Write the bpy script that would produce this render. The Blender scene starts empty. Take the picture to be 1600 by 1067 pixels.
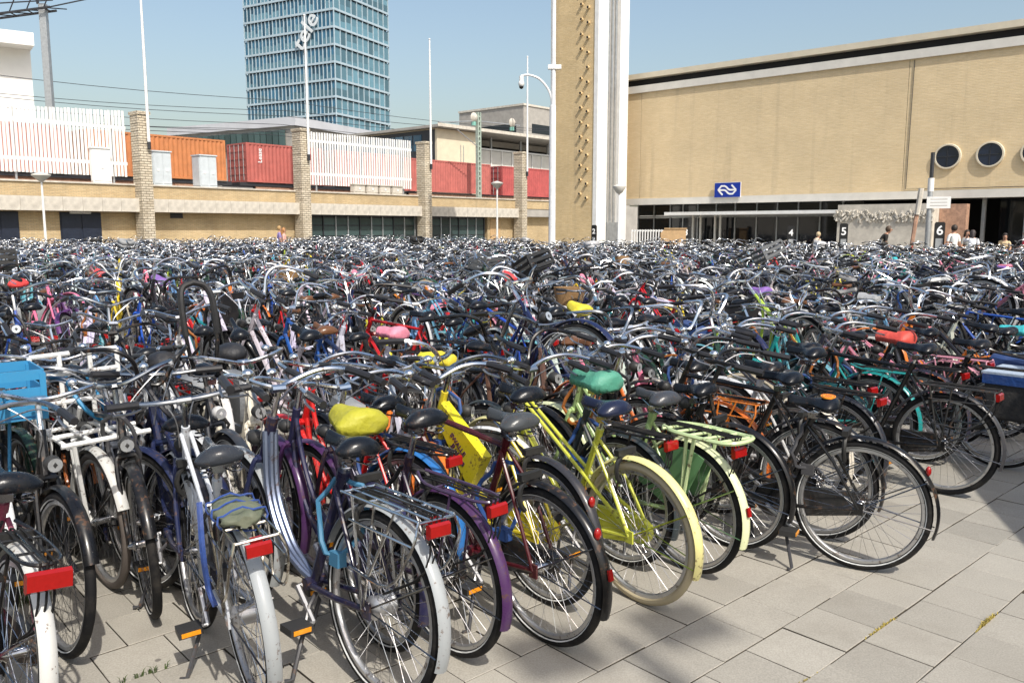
import bpy, math, random
from math import sin, cos, pi, radians
from mathutils import Vector, Matrix, noise
import numpy as np

# ------------------------------------------------------------------ camera, sky, sun, exposure
scene = bpy.context.scene
COL = scene.collection
CAM_H = 1.78
FOC = 1300.0                                   # focal length in units of a 1600 px wide picture
PITCH = math.atan(176.5 / FOC)
cam_data = bpy.data.cameras.new('camera')
cam_data.sensor_width = 36.0
cam_data.lens = FOC / 1600.0 * 36.0
cam_data.clip_start = 0.05
cam_data.clip_end = 3000.0
cam = bpy.data.objects.new('camera', cam_data)
COL.objects.link(cam)
cam.location = (0, 0, CAM_H)
cam.rotation_euler = (pi / 2 - PITCH, 0, 0)
scene.camera = cam

SUN_EL = radians(50)
SUN_DIR = Vector((0.45 * cos(SUN_EL), -0.893 * cos(SUN_EL), sin(SUN_EL))).normalized()   # towards the sun
world = bpy.data.worlds.new('World')
scene.world = world
world.use_nodes = True
wn = world.node_tree
sky = wn.nodes.new('ShaderNodeTexSky')
sky.sky_type = 'NISHITA'
sky.sun_disc = False
sky.sun_elevation = SUN_EL
sky.sun_rotation = math.atan2(SUN_DIR.x, SUN_DIR.y)
sky.air_density = 1.35
sky.dust_density = 3.5
sky.ozone_density = 1.0
wn.links.new(sky.outputs['Color'], wn.nodes['Background'].inputs['Color'])
wn.nodes['Background'].inputs['Strength'].default_value = 0.15
sun_data = bpy.data.lights.new('sun', 'SUN')
sun_data.energy = 4.2
sun_data.angle = radians(0.53)
sun_data.color = (1.0, 0.95, 0.87)
sun = bpy.data.objects.new('sun', sun_data)
COL.objects.link(sun)
sun.rotation_euler = SUN_DIR.to_track_quat('Z', 'Y').to_euler()
vs = scene.view_settings
vs.view_transform = 'Standard'
vs.look = 'None'
vs.exposure = 0.16
vs.gamma = 1.0
vs.use_curve_mapping = False
scene.cycles.max_bounces = 6
scene.cycles.use_denoising = True

rng = random.Random(11)

# ------------------------------------------------------------------ materials
def new_mat(name):
    m = bpy.data.materials.new(name)
    m.use_nodes = True
    nt = m.node_tree
    return m, nt, nt.nodes['Principled BSDF'], nt.links

def N(nt, typ, **kw):
    n = nt.nodes.new(typ)
    for k, v in kw.items():
        if k.startswith('i_'):
            n.inputs[k[2:].replace('_', ' ')].default_value = v
        else:
            setattr(n, k, v)
    return n

def mixrgb(nt, fac, a, b, blend='MIX'):
    n = nt.nodes.new('ShaderNodeMix')
    n.data_type = 'RGBA'
    n.blend_type = blend
    for sock, val in ((n.inputs[0], fac), (n.inputs[6], a), (n.inputs[7], b)):
        if isinstance(val, (int, float)):
            sock.default_value = val
        elif isinstance(val, tuple):
            sock.default_value = val if len(val) == 4 else (*val, 1)
        else:
            nt.links.new(val, sock)
    return n.outputs[2]

def simple(name, col, rough=0.5, metal=0.0, var=0.12, scale=6.0, bump=0.0, bscale=40.0, coat=0.0, coords='Object', spec=None):
    m, nt, b, L = new_mat(name)
    tc = N(nt, 'ShaderNodeTexCoord')
    nz = N(nt, 'ShaderNodeTexNoise', i_Scale=scale, i_Detail=6.0, i_Roughness=0.62)
    L.new(tc.outputs[coords], nz.inputs['Vector'])
    mr = N(nt, 'ShaderNodeMapRange')
    mr.inputs['From Min'].default_value = 0.3
    mr.inputs['From Max'].default_value = 0.7
    mr.inputs['To Min'].default_value = 1 - var
    mr.inputs['To Max'].default_value = 1 + var * 0.6
    L.new(nz.outputs['Fac'], mr.inputs['Value'])
    out = mixrgb(nt, 1.0, (*col, 1), mr.outputs['Result'], 'MULTIPLY')
    L.new(out, b.inputs['Base Color'])
    b.inputs['Roughness'].default_value = rough
    b.inputs['Metallic'].default_value = metal
    if coat:
        b.inputs['Coat Weight'].default_value = coat
        b.inputs['Coat Roughness'].default_value = 0.08
    if spec is not None:
        b.inputs['Specular IOR Level'].default_value = spec
    if bump:
        n2 = N(nt, 'ShaderNodeTexNoise', i_Scale=bscale, i_Detail=4.0)
        L.new(tc.outputs[coords], n2.inputs['Vector'])
        bp = N(nt, 'ShaderNodeBump', i_Strength=bump, i_Distance=0.01)
        L.new(n2.outputs['Fac'], bp.inputs['Height'])
        L.new(bp.outputs['Normal'], b.inputs['Normal'])
    return m

def own_colour(name, rough, metal=0.0, coat=0.0, dust=0.25, attr=False, bump=0.0, bscale=60.0, rvar=0.15, wear=0.0, spec=None):
    """Surface whose colour is the object's own colour (or the mesh's colour attribute), with road dust and wear."""
    m, nt, b, L = new_mat(name)
    if attr:
        src = N(nt, 'ShaderNodeAttribute', attribute_name='col').outputs['Color']
    else:
        src = N(nt, 'ShaderNodeObjectInfo').outputs['Color']
    tc = N(nt, 'ShaderNodeTexCoord')
    oi = N(nt, 'ShaderNodeObjectInfo')
    add = N(nt, 'ShaderNodeVectorMath', operation='ADD')
    L.new(tc.outputs['Object'], add.inputs[0])
    sc = N(nt, 'ShaderNodeVectorMath', operation='SCALE')
    cb = N(nt, 'ShaderNodeCombineXYZ', i_X=1.0, i_Y=1.7, i_Z=0.6)
    L.new(cb.outputs[0], sc.inputs[0])
    mm = N(nt, 'ShaderNodeMath', operation='MULTIPLY')
    mm.inputs[1].default_value = 37.0
    L.new(oi.outputs['Random'], mm.inputs[0])
    L.new(mm.outputs[0], sc.inputs['Scale'])
    L.new(sc.outputs[0], add.inputs[1])
    nz = N(nt, 'ShaderNodeTexNoise', i_Scale=9.0, i_Detail=7.0, i_Roughness=0.7)
    L.new(add.outputs[0], nz.inputs['Vector'])
    mr = N(nt, 'ShaderNodeMapRange')
    mr.inputs['From Min'].default_value = 0.48
    mr.inputs['From Max'].default_value = 0.78
    mr.inputs['To Max'].default_value = dust
    L.new(nz.outputs['Fac'], mr.inputs['Value'])
    out = mixrgb(nt, mr.outputs['Result'], src, (0.23, 0.20, 0.16, 1))
    nz2 = N(nt, 'ShaderNodeTexNoise', i_Scale=55.0, i_Detail=5.0, i_Roughness=0.6)
    L.new(add.outputs[0], nz2.inputs['Vector'])
    m2 = N(nt, 'ShaderNodeMath', operation='MULTIPLY')
    L.new(nz.outputs['Fac'], m2.inputs[0])
    L.new(nz2.outputs['Fac'], m2.inputs[1])
    mw = N(nt, 'ShaderNodeMapRange')
    mw.inputs['From Min'].default_value = 0.315
    mw.inputs['From Max'].default_value = 0.355
    mw.inputs['To Max'].default_value = wear
    L.new(m2.outputs[0], mw.inputs['Value'])
    out = mixrgb(nt, mw.outputs['Result'], out, (0.10, 0.052, 0.028, 1))
    L.new(out, b.inputs['Base Color'])
    if spec is not None:
        b.inputs['Specular IOR Level'].default_value = spec
    rr = N(nt, 'ShaderNodeMapRange')
    rr.inputs['To Min'].default_value = max(0.05, rough - rvar)
    rr.inputs['To Max'].default_value = min(1, rough + rvar)
    L.new(nz.outputs['Fac'], rr.inputs['Value'])
    L.new(rr.outputs['Result'], b.inputs['Roughness'])
    b.inputs['Metallic'].default_value = metal
    if coat:
        b.inputs['Coat Weight'].default_value = coat
        b.inputs['Coat Roughness'].default_value = 0.06
    if bump:
        n2 = N(nt, 'ShaderNodeTexNoise', i_Scale=bscale, i_Detail=4.0)
        L.new(add.outputs[0], n2.inputs['Vector'])
        bp = N(nt, 'ShaderNodeBump', i_Strength=bump, i_Distance=0.006)
        L.new(n2.outputs['Fac'], bp.inputs['Height'])
        L.new(bp.outputs['Normal'], b.inputs['Normal'])
    return m

def brick_mat(name, c1, c2, mortar, bw, bh, ms=0.012, bump=0.5, rough=0.85, patch=0.16, flat_axis='x', grime=True):
    m, nt, b, L = new_mat(name)
    tc = N(nt, 'ShaderNodeTexCoord')
    sp = N(nt, 'ShaderNodeSeparateXYZ')
    L.new(tc.outputs['Object'], sp.inputs[0])
    ad = N(nt, 'ShaderNodeMath', operation='ADD')
    L.new(sp.outputs['X'], ad.inputs[0])
    L.new(sp.outputs['Y'], ad.inputs[1])
    cb = N(nt, 'ShaderNodeCombineXYZ')
    L.new(ad.outputs[0], cb.inputs['X'])
    L.new(sp.outputs['Z'], cb.inputs['Y'])
    br = N(nt, 'ShaderNodeTexBrick')
    br.inputs['Color1'].default_value = (*c1, 1)
    br.inputs['Color2'].default_value = (*c2, 1)
    br.inputs['Mortar'].default_value = (*mortar, 1)
    br.inputs['Scale'].default_value = 1.0
    br.inputs['Brick Width'].default_value = bw
    br.inputs['Row Height'].default_value = bh
    br.inputs['Mortar Size'].default_value = ms
    br.inputs['Mortar Smooth'].default_value = 0.3
    L.new(cb.outputs[0], br.inputs['Vector'])
    nz = N(nt, 'ShaderNodeTexNoise', i_Scale=0.55, i_Detail=7.0, i_Roughness=0.65)
    L.new(tc.outputs['Object'], nz.inputs['Vector'])
    mr = N(nt, 'ShaderNodeMapRange')
    mr.inputs['From Min'].default_value = 0.3
    mr.inputs['From Max'].default_value = 0.7
    mr.inputs['To Min'].default_value = 1 - patch
    mr.inputs['To Max'].default_value = 1 + patch
    L.new(nz.outputs['Fac'], mr.inputs['Value'])
    out = mixrgb(nt, 1.0, br.outputs['Color'], mr.outputs['Result'], 'MULTIPLY')
    if grime:
        st = N(nt, 'ShaderNodeTexNoise', i_Scale=1.0, i_Detail=5.0)
        mp = N(nt, 'ShaderNodeMapping')
        mp.inputs['Scale'].default_value = (2.2, 2.2, 0.12)
        L.new(tc.outputs['Object'], mp.inputs['Vector'])
        L.new(mp.outputs[0], st.inputs['Vector'])
        m2 = N(nt, 'ShaderNodeMapRange')
        m2.inputs['From Min'].default_value = 0.55
        m2.inputs['From Max'].default_value = 0.8
        m2.inputs['To Max'].default_value = 0.3
        L.new(st.outputs['Fac'], m2.inputs['Value'])
        out = mixrgb(nt, m2.outputs['Result'], out, (0.22, 0.18, 0.13, 1))
    L.new(out, b.inputs['Base Color'])
    b.inputs['Roughness'].default_value = rough
    # each brick sits a little differently: stretched noise in the height
    mp3 = N(nt, 'ShaderNodeMapping')
    mp3.inputs['Scale'].default_value = (1 / bw * 0.5, 1 / bh, 1)
    L.new(cb.outputs[0], mp3.inputs['Vector'])
    n3 = N(nt, 'ShaderNodeTexNoise', i_Scale=1.0, i_Detail=3.0)
    L.new(mp3.outputs[0], n3.inputs['Vector'])
    h = N(nt, 'ShaderNodeMath', operation='SUBTRACT')
    L.new(n3.outputs['Fac'], h.inputs[0])
    L.new(br.outputs['Fac'], h.inputs[1])
    bp = N(nt, 'ShaderNodeBump', i_Strength=bump, i_Distance=0.03)
    L.new(h.outputs[0], bp.inputs['Height'])
    L.new(bp.outputs['Normal'], b.inputs['Normal'])
    return m

def glass_mat(name, col, rough=0.06, var=0.4):
    """Opaque reflecting window glass with a dark room behind it; each pane its own tone."""
    m, nt, b, L = new_mat(name)
    oi = N(nt, 'ShaderNodeObjectInfo')
    mr = N(nt, 'ShaderNodeMapRange')
    mr.inputs['To Min'].default_value = 1 - var
    mr.inputs['To Max'].default_value = 1 + var
    L.new(oi.outputs['Random'], mr.inputs['Value'])
    out = mixrgb(nt, 1.0, (*col, 1), mr.outputs['Result'], 'MULTIPLY')
    L.new(out, b.inputs['Base Color'])
    b.inputs['Roughness'].default_value = rough
    b.inputs['IOR'].default_value = 1.55
    return m

MAT = {}
MAT['paint'] = own_colour('bicycle_paint', 0.3, 0.0, coat=0.2, dust=0.14, wear=0.75, spec=0.35)
MAT['metal'] = own_colour('bicycle_chrome', 0.2, 1.0, dust=0.12, wear=0.7)
MAT['alu'] = own_colour('bicycle_aluminium', 0.42, 0.85, dust=0.25, wear=0.6)
MAT['rubber'] = own_colour('bicycle_rubber', 0.75, 0.0, dust=0.16, spec=0.25, bump=0.2, bscale=90)
MAT['plastic'] = own_colour('bicycle_plastic', 0.48, 0.0, dust=0.1, spec=0.35)
MAT['vinyl'] = own_colour('saddle_vinyl', 0.26, 0.0, dust=0.06, bump=0.12, bscale=120, spec=0.28, wear=0.3)
MAT['fabric'] = own_colour('cloth', 0.6, 0.0, dust=0.2, bump=0.9, bscale=38)
MAT['wicker'] = own_colour('wicker', 0.75, 0.0, dust=0.1, bump=0.9, bscale=70)
MAT['stripe'] = simple('tyre_stripe', (0.62, 0.63, 0.62), 0.5, var=0.35, scale=20)
MAT['red'] = simple('red_lens', (0.30, 0.007, 0.006), 0.2, var=0.12, scale=60, coat=0.4)
MAT['lens'] = simple('clear_lens', (0.6, 0.62, 0.63), 0.1, metal=0.6, var=0.2, scale=40)
MAT['orange'] = simple('orange_reflector', (0.75, 0.28, 0.01), 0.2, var=0.2, scale=40)
for k, src in (('s_paint', (0.35, 0.0, 0.4)), ('s_metal', (0.2, 1.0, 0.0)), ('s_dull', (0.65, 0.0, 0.0))):
    MAT[k] = own_colour('far_' + k, src[0], src[1], coat=src[2] * 0.5, dust=0.1, attr=True, spec=0.35)
MAT['brick_station'] = brick_mat('station_brick', (0.65, 0.505, 0.30), (0.70, 0.555, 0.345), (0.60, 0.49, 0.32), 0.23, 0.062, 0.008, bump=0.25, patch=0.08)
MAT['brick_tower'] = brick_mat('tower_brick', (0.61, 0.45, 0.235), (0.67, 0.51, 0.285), (0.54, 0.43, 0.26), 0.23, 0.062, 0.008, bump=0.35, patch=0.12)
MAT['brick_low'] = brick_mat('low_wall_brick', (0.5, 0.36, 0.19), (0.58, 0.44, 0.25), (0.38, 0.31, 0.2), 0.26, 0.075, 0.012, bump=0.5, patch=0.16)
MAT['brick_pillar'] = brick_mat('pillar_stone', (0.5, 0.43, 0.32), (0.63, 0.56, 0.44), (0.24, 0.2, 0.15), 0.34, 0.135, 0.016, bump=0.9, patch=0.2)
MAT['concrete'] = simple('pale_concrete', (0.56, 0.52, 0.45), 0.85, var=0.25, scale=2.5, bump=0.3)
MAT['concrete2'] = simple('grey_concrete', (0.36, 0.34, 0.31), 0.85, var=0.2, scale=1.2, bump=0.2)
MAT['cream'] = simple('cream_render', (0.66, 0.58, 0.43), 0.8, var=0.1, scale=1.5)
MAT['white'] = simple('white_paint', (0.78, 0.78, 0.76), 0.5, var=0.1, scale=3.0)
MAT['whitewall'] = simple('white_cladding', (0.8, 0.79, 0.76), 0.6, var=0.06, scale=0.6)
MAT['pole'] = simple('pole_paint', (0.7, 0.71, 0.72), 0.4, var=0.15, scale=4.0)
MAT['galv'] = simple('galvanised_steel', (0.42, 0.44, 0.45), 0.45, metal=0.5, var=0.2, scale=5.0)
MAT['cabinet'] = simple('cabinet_grey', (0.55, 0.6, 0.63), 0.5, var=0.12, scale=3.0)
MAT['dark'] = simple('dark_void', (0.012, 0.012, 0.014), 0.7, var=0.2)  # near-black colour stands in for the shade inside openings and gaps
MAT['darkmetal'] = simple('dark_metal', (0.03, 0.032, 0.038), 0.45, var=0.3)
MAT['wood'] = simple('pale_wood', (0.5, 0.33, 0.17), 0.6, var=0.2, scale=4.0)
MAT['rust'] = simple('rusty_post', (0.42, 0.25, 0.17), 0.7, var=0.4, scale=6.0)
MAT['door'] = simple('navy_door', (0.016, 0.022, 0.04), 0.4, var=0.25)
MAT['roof_edge'] = simple('roof_edge', (0.6, 0.54, 0.42), 0.7, var=0.12, scale=1.0)
MAT['cornice'] = simple('cornice', (0.62, 0.6, 0.55), 0.75, var=0.1, scale=1.5)
MAT['glass_dark'] = glass_mat('dark_glass', (0.012, 0.015, 0.02), 0.05)
MAT['glass_green'] = glass_mat('green_glass', (0.045, 0.075, 0.075), 0.1)
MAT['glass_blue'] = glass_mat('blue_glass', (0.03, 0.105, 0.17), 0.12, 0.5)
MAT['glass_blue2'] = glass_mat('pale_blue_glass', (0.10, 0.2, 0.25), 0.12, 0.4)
MAT['glass_navy'] = glass_mat('navy_glass', (0.012, 0.02, 0.045), 0.05)
MAT['tower_frame'] = simple('tower_frame', (0.42, 0.52, 0.58), 0.4, metal=0.1, var=0.08, scale=0.3)
MAT['sand'] = simple('joint_sand', (0.075, 0.062, 0.045), 0.95, var=0.5, scale=14.0, bump=0.5)
MAT['grass'] = simple('weed', (0.06, 0.09, 0.025), 0.7, var=0.4, scale=20.0)
MAT['drygrass'] = simple('dry_moss', (0.42, 0.33, 0.08), 0.8, var=0.4, scale=20.0)
MAT['sign_blue'] = simple('sign_blue', (0.004, 0.03, 0.30), 0.35, var=0.05)
MAT['black'] = simple('sign_black', (0.012, 0.012, 0.013), 0.4, var=0.2)
MAT['print_white'] = simple('print_white', (0.8, 0.8, 0.8), 0.5, var=0.03)
MAT['print_dark'] = simple('print_dark', (0.08, 0.02, 0.07), 0.5, var=0.03)
MAT['print_yellow'] = simple('print_yellow', (0.85, 0.3, 0.015), 0.5, var=0.03)
MAT['print_red'] = simple('print_red', (0.45, 0.05, 0.01), 0.5, var=0.03)
MAT['skin'] = simple('skin', (0.45, 0.25, 0.17), 0.5, var=0.08)

def slab_mat(name, attr_random=True):
    m, nt, b, L = new_mat(name)
    tc = N(nt, 'ShaderNodeTexCoord')
    geo = N(nt, 'ShaderNodeNewGeometry')
    n1 = N(nt, 'ShaderNodeTexNoise', i_Scale=2.2, i_Detail=8.0, i_Roughness=0.7)
    L.new(geo.outputs['Position'], n1.inputs['Vector'])
    n2 = N(nt, 'ShaderNodeTexNoise', i_Scale=140.0, i_Detail=3.0)
    L.new(geo.outputs['Position'], n2.inputs['Vector'])
    oi = N(nt, 'ShaderNodeObjectInfo')
    base = mixrgb(nt, n1.outputs['Fac'], (0.283, 0.264, 0.226, 1), (0.388, 0.364, 0.314, 1))
    if attr_random:
        mr = N(nt, 'ShaderNodeMapRange')
        mr.inputs['To Min'].default_value = 0.84
        mr.inputs['To Max'].default_value = 1.06
        L.new(oi.outputs['Random'], mr.inputs['Value'])
        base = mixrgb(nt, 1.0, base, mr.outputs['Result'], 'MULTIPLY')
    else:
        mp = N(nt, 'ShaderNodeMapping')
        mp.inputs['Rotation'].default_value = (0, 0, -radians(42))
        L.new(geo.outputs['Position'], mp.inputs['Vector'])
        br = N(nt, 'ShaderNodeTexBrick')
        br.inputs['Color1'].default_value = (0.93, 0.93, 0.93, 1)
        br.inputs['Color2'].default_value = (1.06, 1.06, 1.06, 1)
        br.inputs['Mortar'].default_value = (0.35, 0.32, 0.28, 1)
        br.inputs['Scale'].default_value = 1.0
        br.inputs['Brick Width'].default_value = 0.3
        br.inputs['Row Height'].default_value = 0.3
        br.inputs['Mortar Size'].default_value = 0.006
        L.new(mp.outputs[0], br.inputs['Vector'])
        base = mixrgb(nt, 1.0, base, br.outputs['Color'], 'MULTIPLY')
    sp = N(nt, 'ShaderNodeMapRange')
    sp.inputs['From Min'].default_value = 0.35
    sp.inputs['From Max'].default_value = 0.65
    sp.inputs['To Min'].default_value = 0.86
    sp.inputs['To Max'].default_value = 1.1
    L.new(n2.outputs['Fac'], sp.inputs['Value'])
    base = mixrgb(nt, 1.0, base, sp.outputs['Result'], 'MULTIPLY')
    n4 = N(nt, 'ShaderNodeTexNoise', i_Scale=0.9, i_Detail=9.0, i_Roughness=0.75)
    L.new(geo.outputs['Position'], n4.inputs['Vector'])
    st = N(nt, 'ShaderNodeMapRange')
    st.inputs['From Min'].default_value = 0.52
    st.inputs['From Max'].default_value = 0.74
    st.inputs['To Max'].default_value = 0.45
    L.new(n4.outputs['Fac'], st.inputs['Value'])
    base = mixrgb(nt, st.outputs['Result'], base, (0.17, 0.15, 0.12, 1))
    # a few dark gum spots
    vo = N(nt, 'ShaderNodeTexVoronoi', i_Scale=2.3)
    L.new(geo.outputs['Position'], vo.inputs['Vector'])
    gm = N(nt, 'ShaderNodeMapRange')
    gm.inputs['From Min'].default_value = 0.028
    gm.inputs['From Max'].default_value = 0.036
    gm.inputs['To Min'].default_value = 0.75
    gm.inputs['To Max'].default_value = 0.0
    L.new(vo.outputs['Distance'], gm.inputs['Value'])
    base = mixrgb(nt, gm.outputs['Result'], base, (0.08, 0.07, 0.065, 1))
    L.new(base, b.inputs['Base Color'])
    b.inputs['Roughness'].default_value = 0.82
    bp = N(nt, 'ShaderNodeBump', i_Strength=0.25, i_Distance=0.004)
    L.new(n2.outputs['Fac'], bp.inputs['Height'])
    L.new(bp.outputs['Normal'], b.inputs['Normal'])
    return m
MAT['slab'] = slab_mat('paving_slab')
MAT['paving_far'] = slab_mat('paving_far', False)

# ------------------------------------------------------------------ mesh building helpers
def catmull(pts, n=5):
    P = [Vector(p) for p in pts]
    if len(P) < 3:
        return P
    E = [2 * P[0] - P[1]] + P + [2 * P[-1] - P[-2]]
    out = []
    for i in range(1, len(E) - 2):
        p0, p1, p2, p3 = E[i - 1], E[i], E[i + 1], E[i + 2]
        for k in range(n):
            t = k / n
            out.append(0.5 * ((2 * p1) + (-p0 + p2) * t + (2 * p0 - 5 * p1 + 4 * p2 - p3) * t * t + (-p0 + 3 * p1 - 3 * p2 + p3) * t ** 3))
    out.append(P[-1])
    return out

class MB:
    def __init__(self):
        self.v, self.f, self.m = [], [], []
    def add(self, verts, faces, mi=0):
        o = len(self.v)
        self.v += [tuple(p) for p in verts]
        self.f += [tuple(i + o for i in q) for q in faces]
        self.m += [mi] * len(faces)
        return self
    def tube(self, pts, r, n=6, mi=0, cap=True, closed=False):
        P = [Vector(p) for p in pts]
        if not closed:
            Q = [P[0]]
            for p in P[1:]:
                if (p - Q[-1]).length > 1e-6:
                    Q.append(p)
            P = Q
        k = len(P)
        R = r if isinstance(r, (list, tuple)) else [r] * k
        if len(R) != k:
            R = [R[min(len(R) - 1, int(i * len(R) / k))] for i in range(k)]
        T = []
        for i in range(k):
            a = P[(i - 1) % k] if (closed or i > 0) else P[i]
            b = P[(i + 1) % k] if (closed or i < k - 1) else P[i]
            T.append((b - a).normalized())
        up = Vector((0, 1, 0)) if abs(T[0].y) < 0.9 else Vector((1, 0, 0))
        u = (up - T[0] * up.dot(T[0])).normalized()
        V = []
        for i in range(k):
            u = (u - T[i] * u.dot(T[i]))
            u = u.normalized() if u.length > 1e-6 else T[i].orthogonal().normalized()
            w = T[i].cross(u)
            for j in range(n):
                a = 2 * pi * j / n
                V.append(P[i] + (u * cos(a) + w * sin(a)) * R[i])
        Fc = []
        for i in range(k if closed else k - 1):
            i2 = (i + 1) % k
            for j in range(n):
                j2 = (j + 1) % n
                Fc.append((i * n + j, i2 * n + j, i2 * n + j2, i * n + j2))
        if cap and not closed:
            Fc.append(tuple(range(n)))
            Fc.append(tuple((k - 1) * n + j for j in reversed(range(n))))
        return self.add(V, Fc, mi)
    def box(self, x0, x1, y0, y1, z0, z1, mi=0, mat=None):
        V = [Vector((x, y, z)) for z in (z0, z1) for y in (y0, y1) for x in (x0, x1)]
        if mat is not None:
            V = [mat @ p for p in V]
        return self.add(V, [(0, 2, 3, 1), (4, 5, 7, 6), (0, 1, 5, 4), (2, 6, 7, 3), (0, 4, 6, 2), (1, 3, 7, 5)], mi)
    def revolve(self, c, profile, seg, mi=0, closed=True, a0=0.0, a1=2 * pi):
        """profile = [(r, y)] turned round an axis along Y through c (angles in the x-z plane)."""
        full = abs(a1 - a0 - 2 * pi) < 1e-6
        k = len(profile)
        na = seg if full else seg + 1
        V = []
        for i in range(na):
            a = a0 + (a1 - a0) * i / seg
            for (r, y) in profile:
                V.append((c[0] + r * cos(a), c[1] + y, c[2] + r * sin(a)))
        Fc = []
        for i in range(seg):
            i2 = (i + 1) % na
            for j in range(k if closed else k - 1):
                j2 = (j + 1) % k
                Fc.append((i * k + j, i * k + j2, i2 * k + j2, i2 * k + j))
        return self.add(V, Fc, mi)
    def prism(self, outline, y0, y1, mi=0, axis='y'):
        k = len(outline)
        if axis == 'y':
            V = [(p[0], y0, p[1]) for p in outline] + [(p[0], y1, p[1]) for p in outline]
        elif axis == 'z':
            V = [(p[0], p[1], y0) for p in outline] + [(p[0], p[1], y1) for p in outline]
        else:
            V = [(y0, p[0], p[1]) for p in outline] + [(y1, p[0], p[1]) for p in outline]
        Fc = [tuple(range(k)), tuple(reversed(range(k, 2 * k)))]
        for i in range(k):
            j = (i + 1) % k
            Fc.append((i, i + k, j + k, j))
        return self.add(V, Fc, mi)
    def sphere(self, c, r, nu=10, nv=7, mi=0, sc=(1, 1, 1)):
        V = [(c[0], c[1], c[2] - r * sc[2])]
        for j in range(1, nv):
            t = -pi / 2 + pi * j / nv
            for i in range(nu):
                a = 2 * pi * i / nu
                V.append((c[0] + r * sc[0] * cos(t) * cos(a), c[1] + r * sc[1] * cos(t) * sin(a), c[2] + r * sc[2] * sin(t)))
        V.append((c[0], c[1], c[2] + r * sc[2]))
        Fc = []
        for i in range(nu):
            Fc.append((0, 1 + (i + 1) % nu, 1 + i))
            Fc.append((len(V) - 1, 1 + (nv - 2) * nu + i, 1 + (nv - 2) * nu + (i + 1) % nu))
        for j in range(nv - 2):
            for i in range(nu):
                a, b = 1 + j * nu + i, 1 + j * nu + (i + 1) % nu
                Fc.append((a, b, b + nu, a + nu))
        return self.add(V, Fc, mi)
    def mesh(self, name, mats, sharp=40):
        me = bpy.data.meshes.new(name)
        me.from_pydata(self.v, [], self.f)
        for m in mats:
            me.materials.append(MAT[m] if isinstance(m, str) else m)
        if len(mats) > 1:
            me.polygons.foreach_set('material_index', self.m)
        me.polygons.foreach_set('use_smooth', [True] * len(self.f))
        import bmesh
        bm = bmesh.new()
        bm.from_mesh(me)
        bmesh.ops.recalc_face_normals(bm, faces=bm.faces)
        bm.to_mesh(me)
        bm.free()
        me.set_sharp_from_angle(angle=radians(sharp))
        me.update()
        return me

def obj(name, me, parent=None, loc=None, rz=None, color=None):
    o = bpy.data.objects.new(name, me)
    COL.objects.link(o)
    if parent is not None:
        o.parent = parent
    if loc is not None:
        o.location = loc
    if rz is not None:
        o.rotation_euler = (0, 0, rz)
    if color is not None:
        o.color = (*color, 1)
    return o

def thing(name, label, cat, loc=(0, 0, 0), rz=0.0, group=None, me=None):
    o = obj(name, me, None, loc, rz)
    o['label'] = label
    o['category'] = cat
    if group:
        o['group'] = group
    return o

def structure(name, me, loc=(0, 0, 0), rz=0.0):
    o = obj(name, me, None, loc, rz)
    o['kind'] = 'structure'
    return o

def boxpart(name, parent, x0, x1, y0, y1, z0, z1, mat):
    return obj(name, MB().box(x0, x1, y0, y1, z0, z1).mesh(name, [mat]), parent)

def text_mesh(name, s, size, mat, depth=0.003, bold=0.0, shear=0.0):
    cu = bpy.data.curves.new(name, 'FONT')
    cu.body = s
    cu.size = size
    cu.extrude = depth
    cu.offset = bold
    cu.shear = shear
    cu.align_x = 'CENTER'
    cu.align_y = 'CENTER'
    t = bpy.data.objects.new(name, cu)
    COL.objects.link(t)
    dg = bpy.context.evaluated_depsgraph_get()
    me = bpy.data.meshes.new_from_object(t.evaluated_get(dg))
    bpy.data.objects.remove(t)
    me.materials.clear()
    me.materials.append(MAT[mat])
    return me
# ------------------------------------------------------------------ frames of the place
A_WALL = radians(48.7)                 # the low railway building runs this way, receding to the right
A_STN = A_WALL - pi / 2                # the station hall stands square to it
W0 = Vector((-20.7, 46.0, 0))
S0 = Vector((6.5, 47.0, 0))
def frame_pt(o, a, x, y, z=0.0):
    return Vector((o.x + x * cos(a) - y * sin(a), o.y + x * sin(a) + y * cos(a), z))
def wp(x, y, z=0.0): return frame_pt(W0, A_WALL, x, y, z)
def stp(x, y, z=0.0): return frame_pt(S0, A_STN, x, y, z)
A_ROW = radians(42)                    # bicycle rows and paving run this way
RA = Vector((cos(A_ROW), sin(A_ROW), 0))
RH = Vector((-sin(A_ROW), cos(A_ROW), 0))
def rowpt(s, d, z=0.0): return RA * s + RH * d + Vector((0, 0, z))
CP, SP = cos(PITCH), sin(PITCH)
def project(p):
    dz = p[2] - CAM_H
    cz = p[1] * CP - dz * SP
    if cz < 0.05:
        return None
    cy = p[1] * SP + dz * CP
    return 800 + FOC * p[0] / cz, 533.5 - FOC * cy / cz, cz

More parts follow.
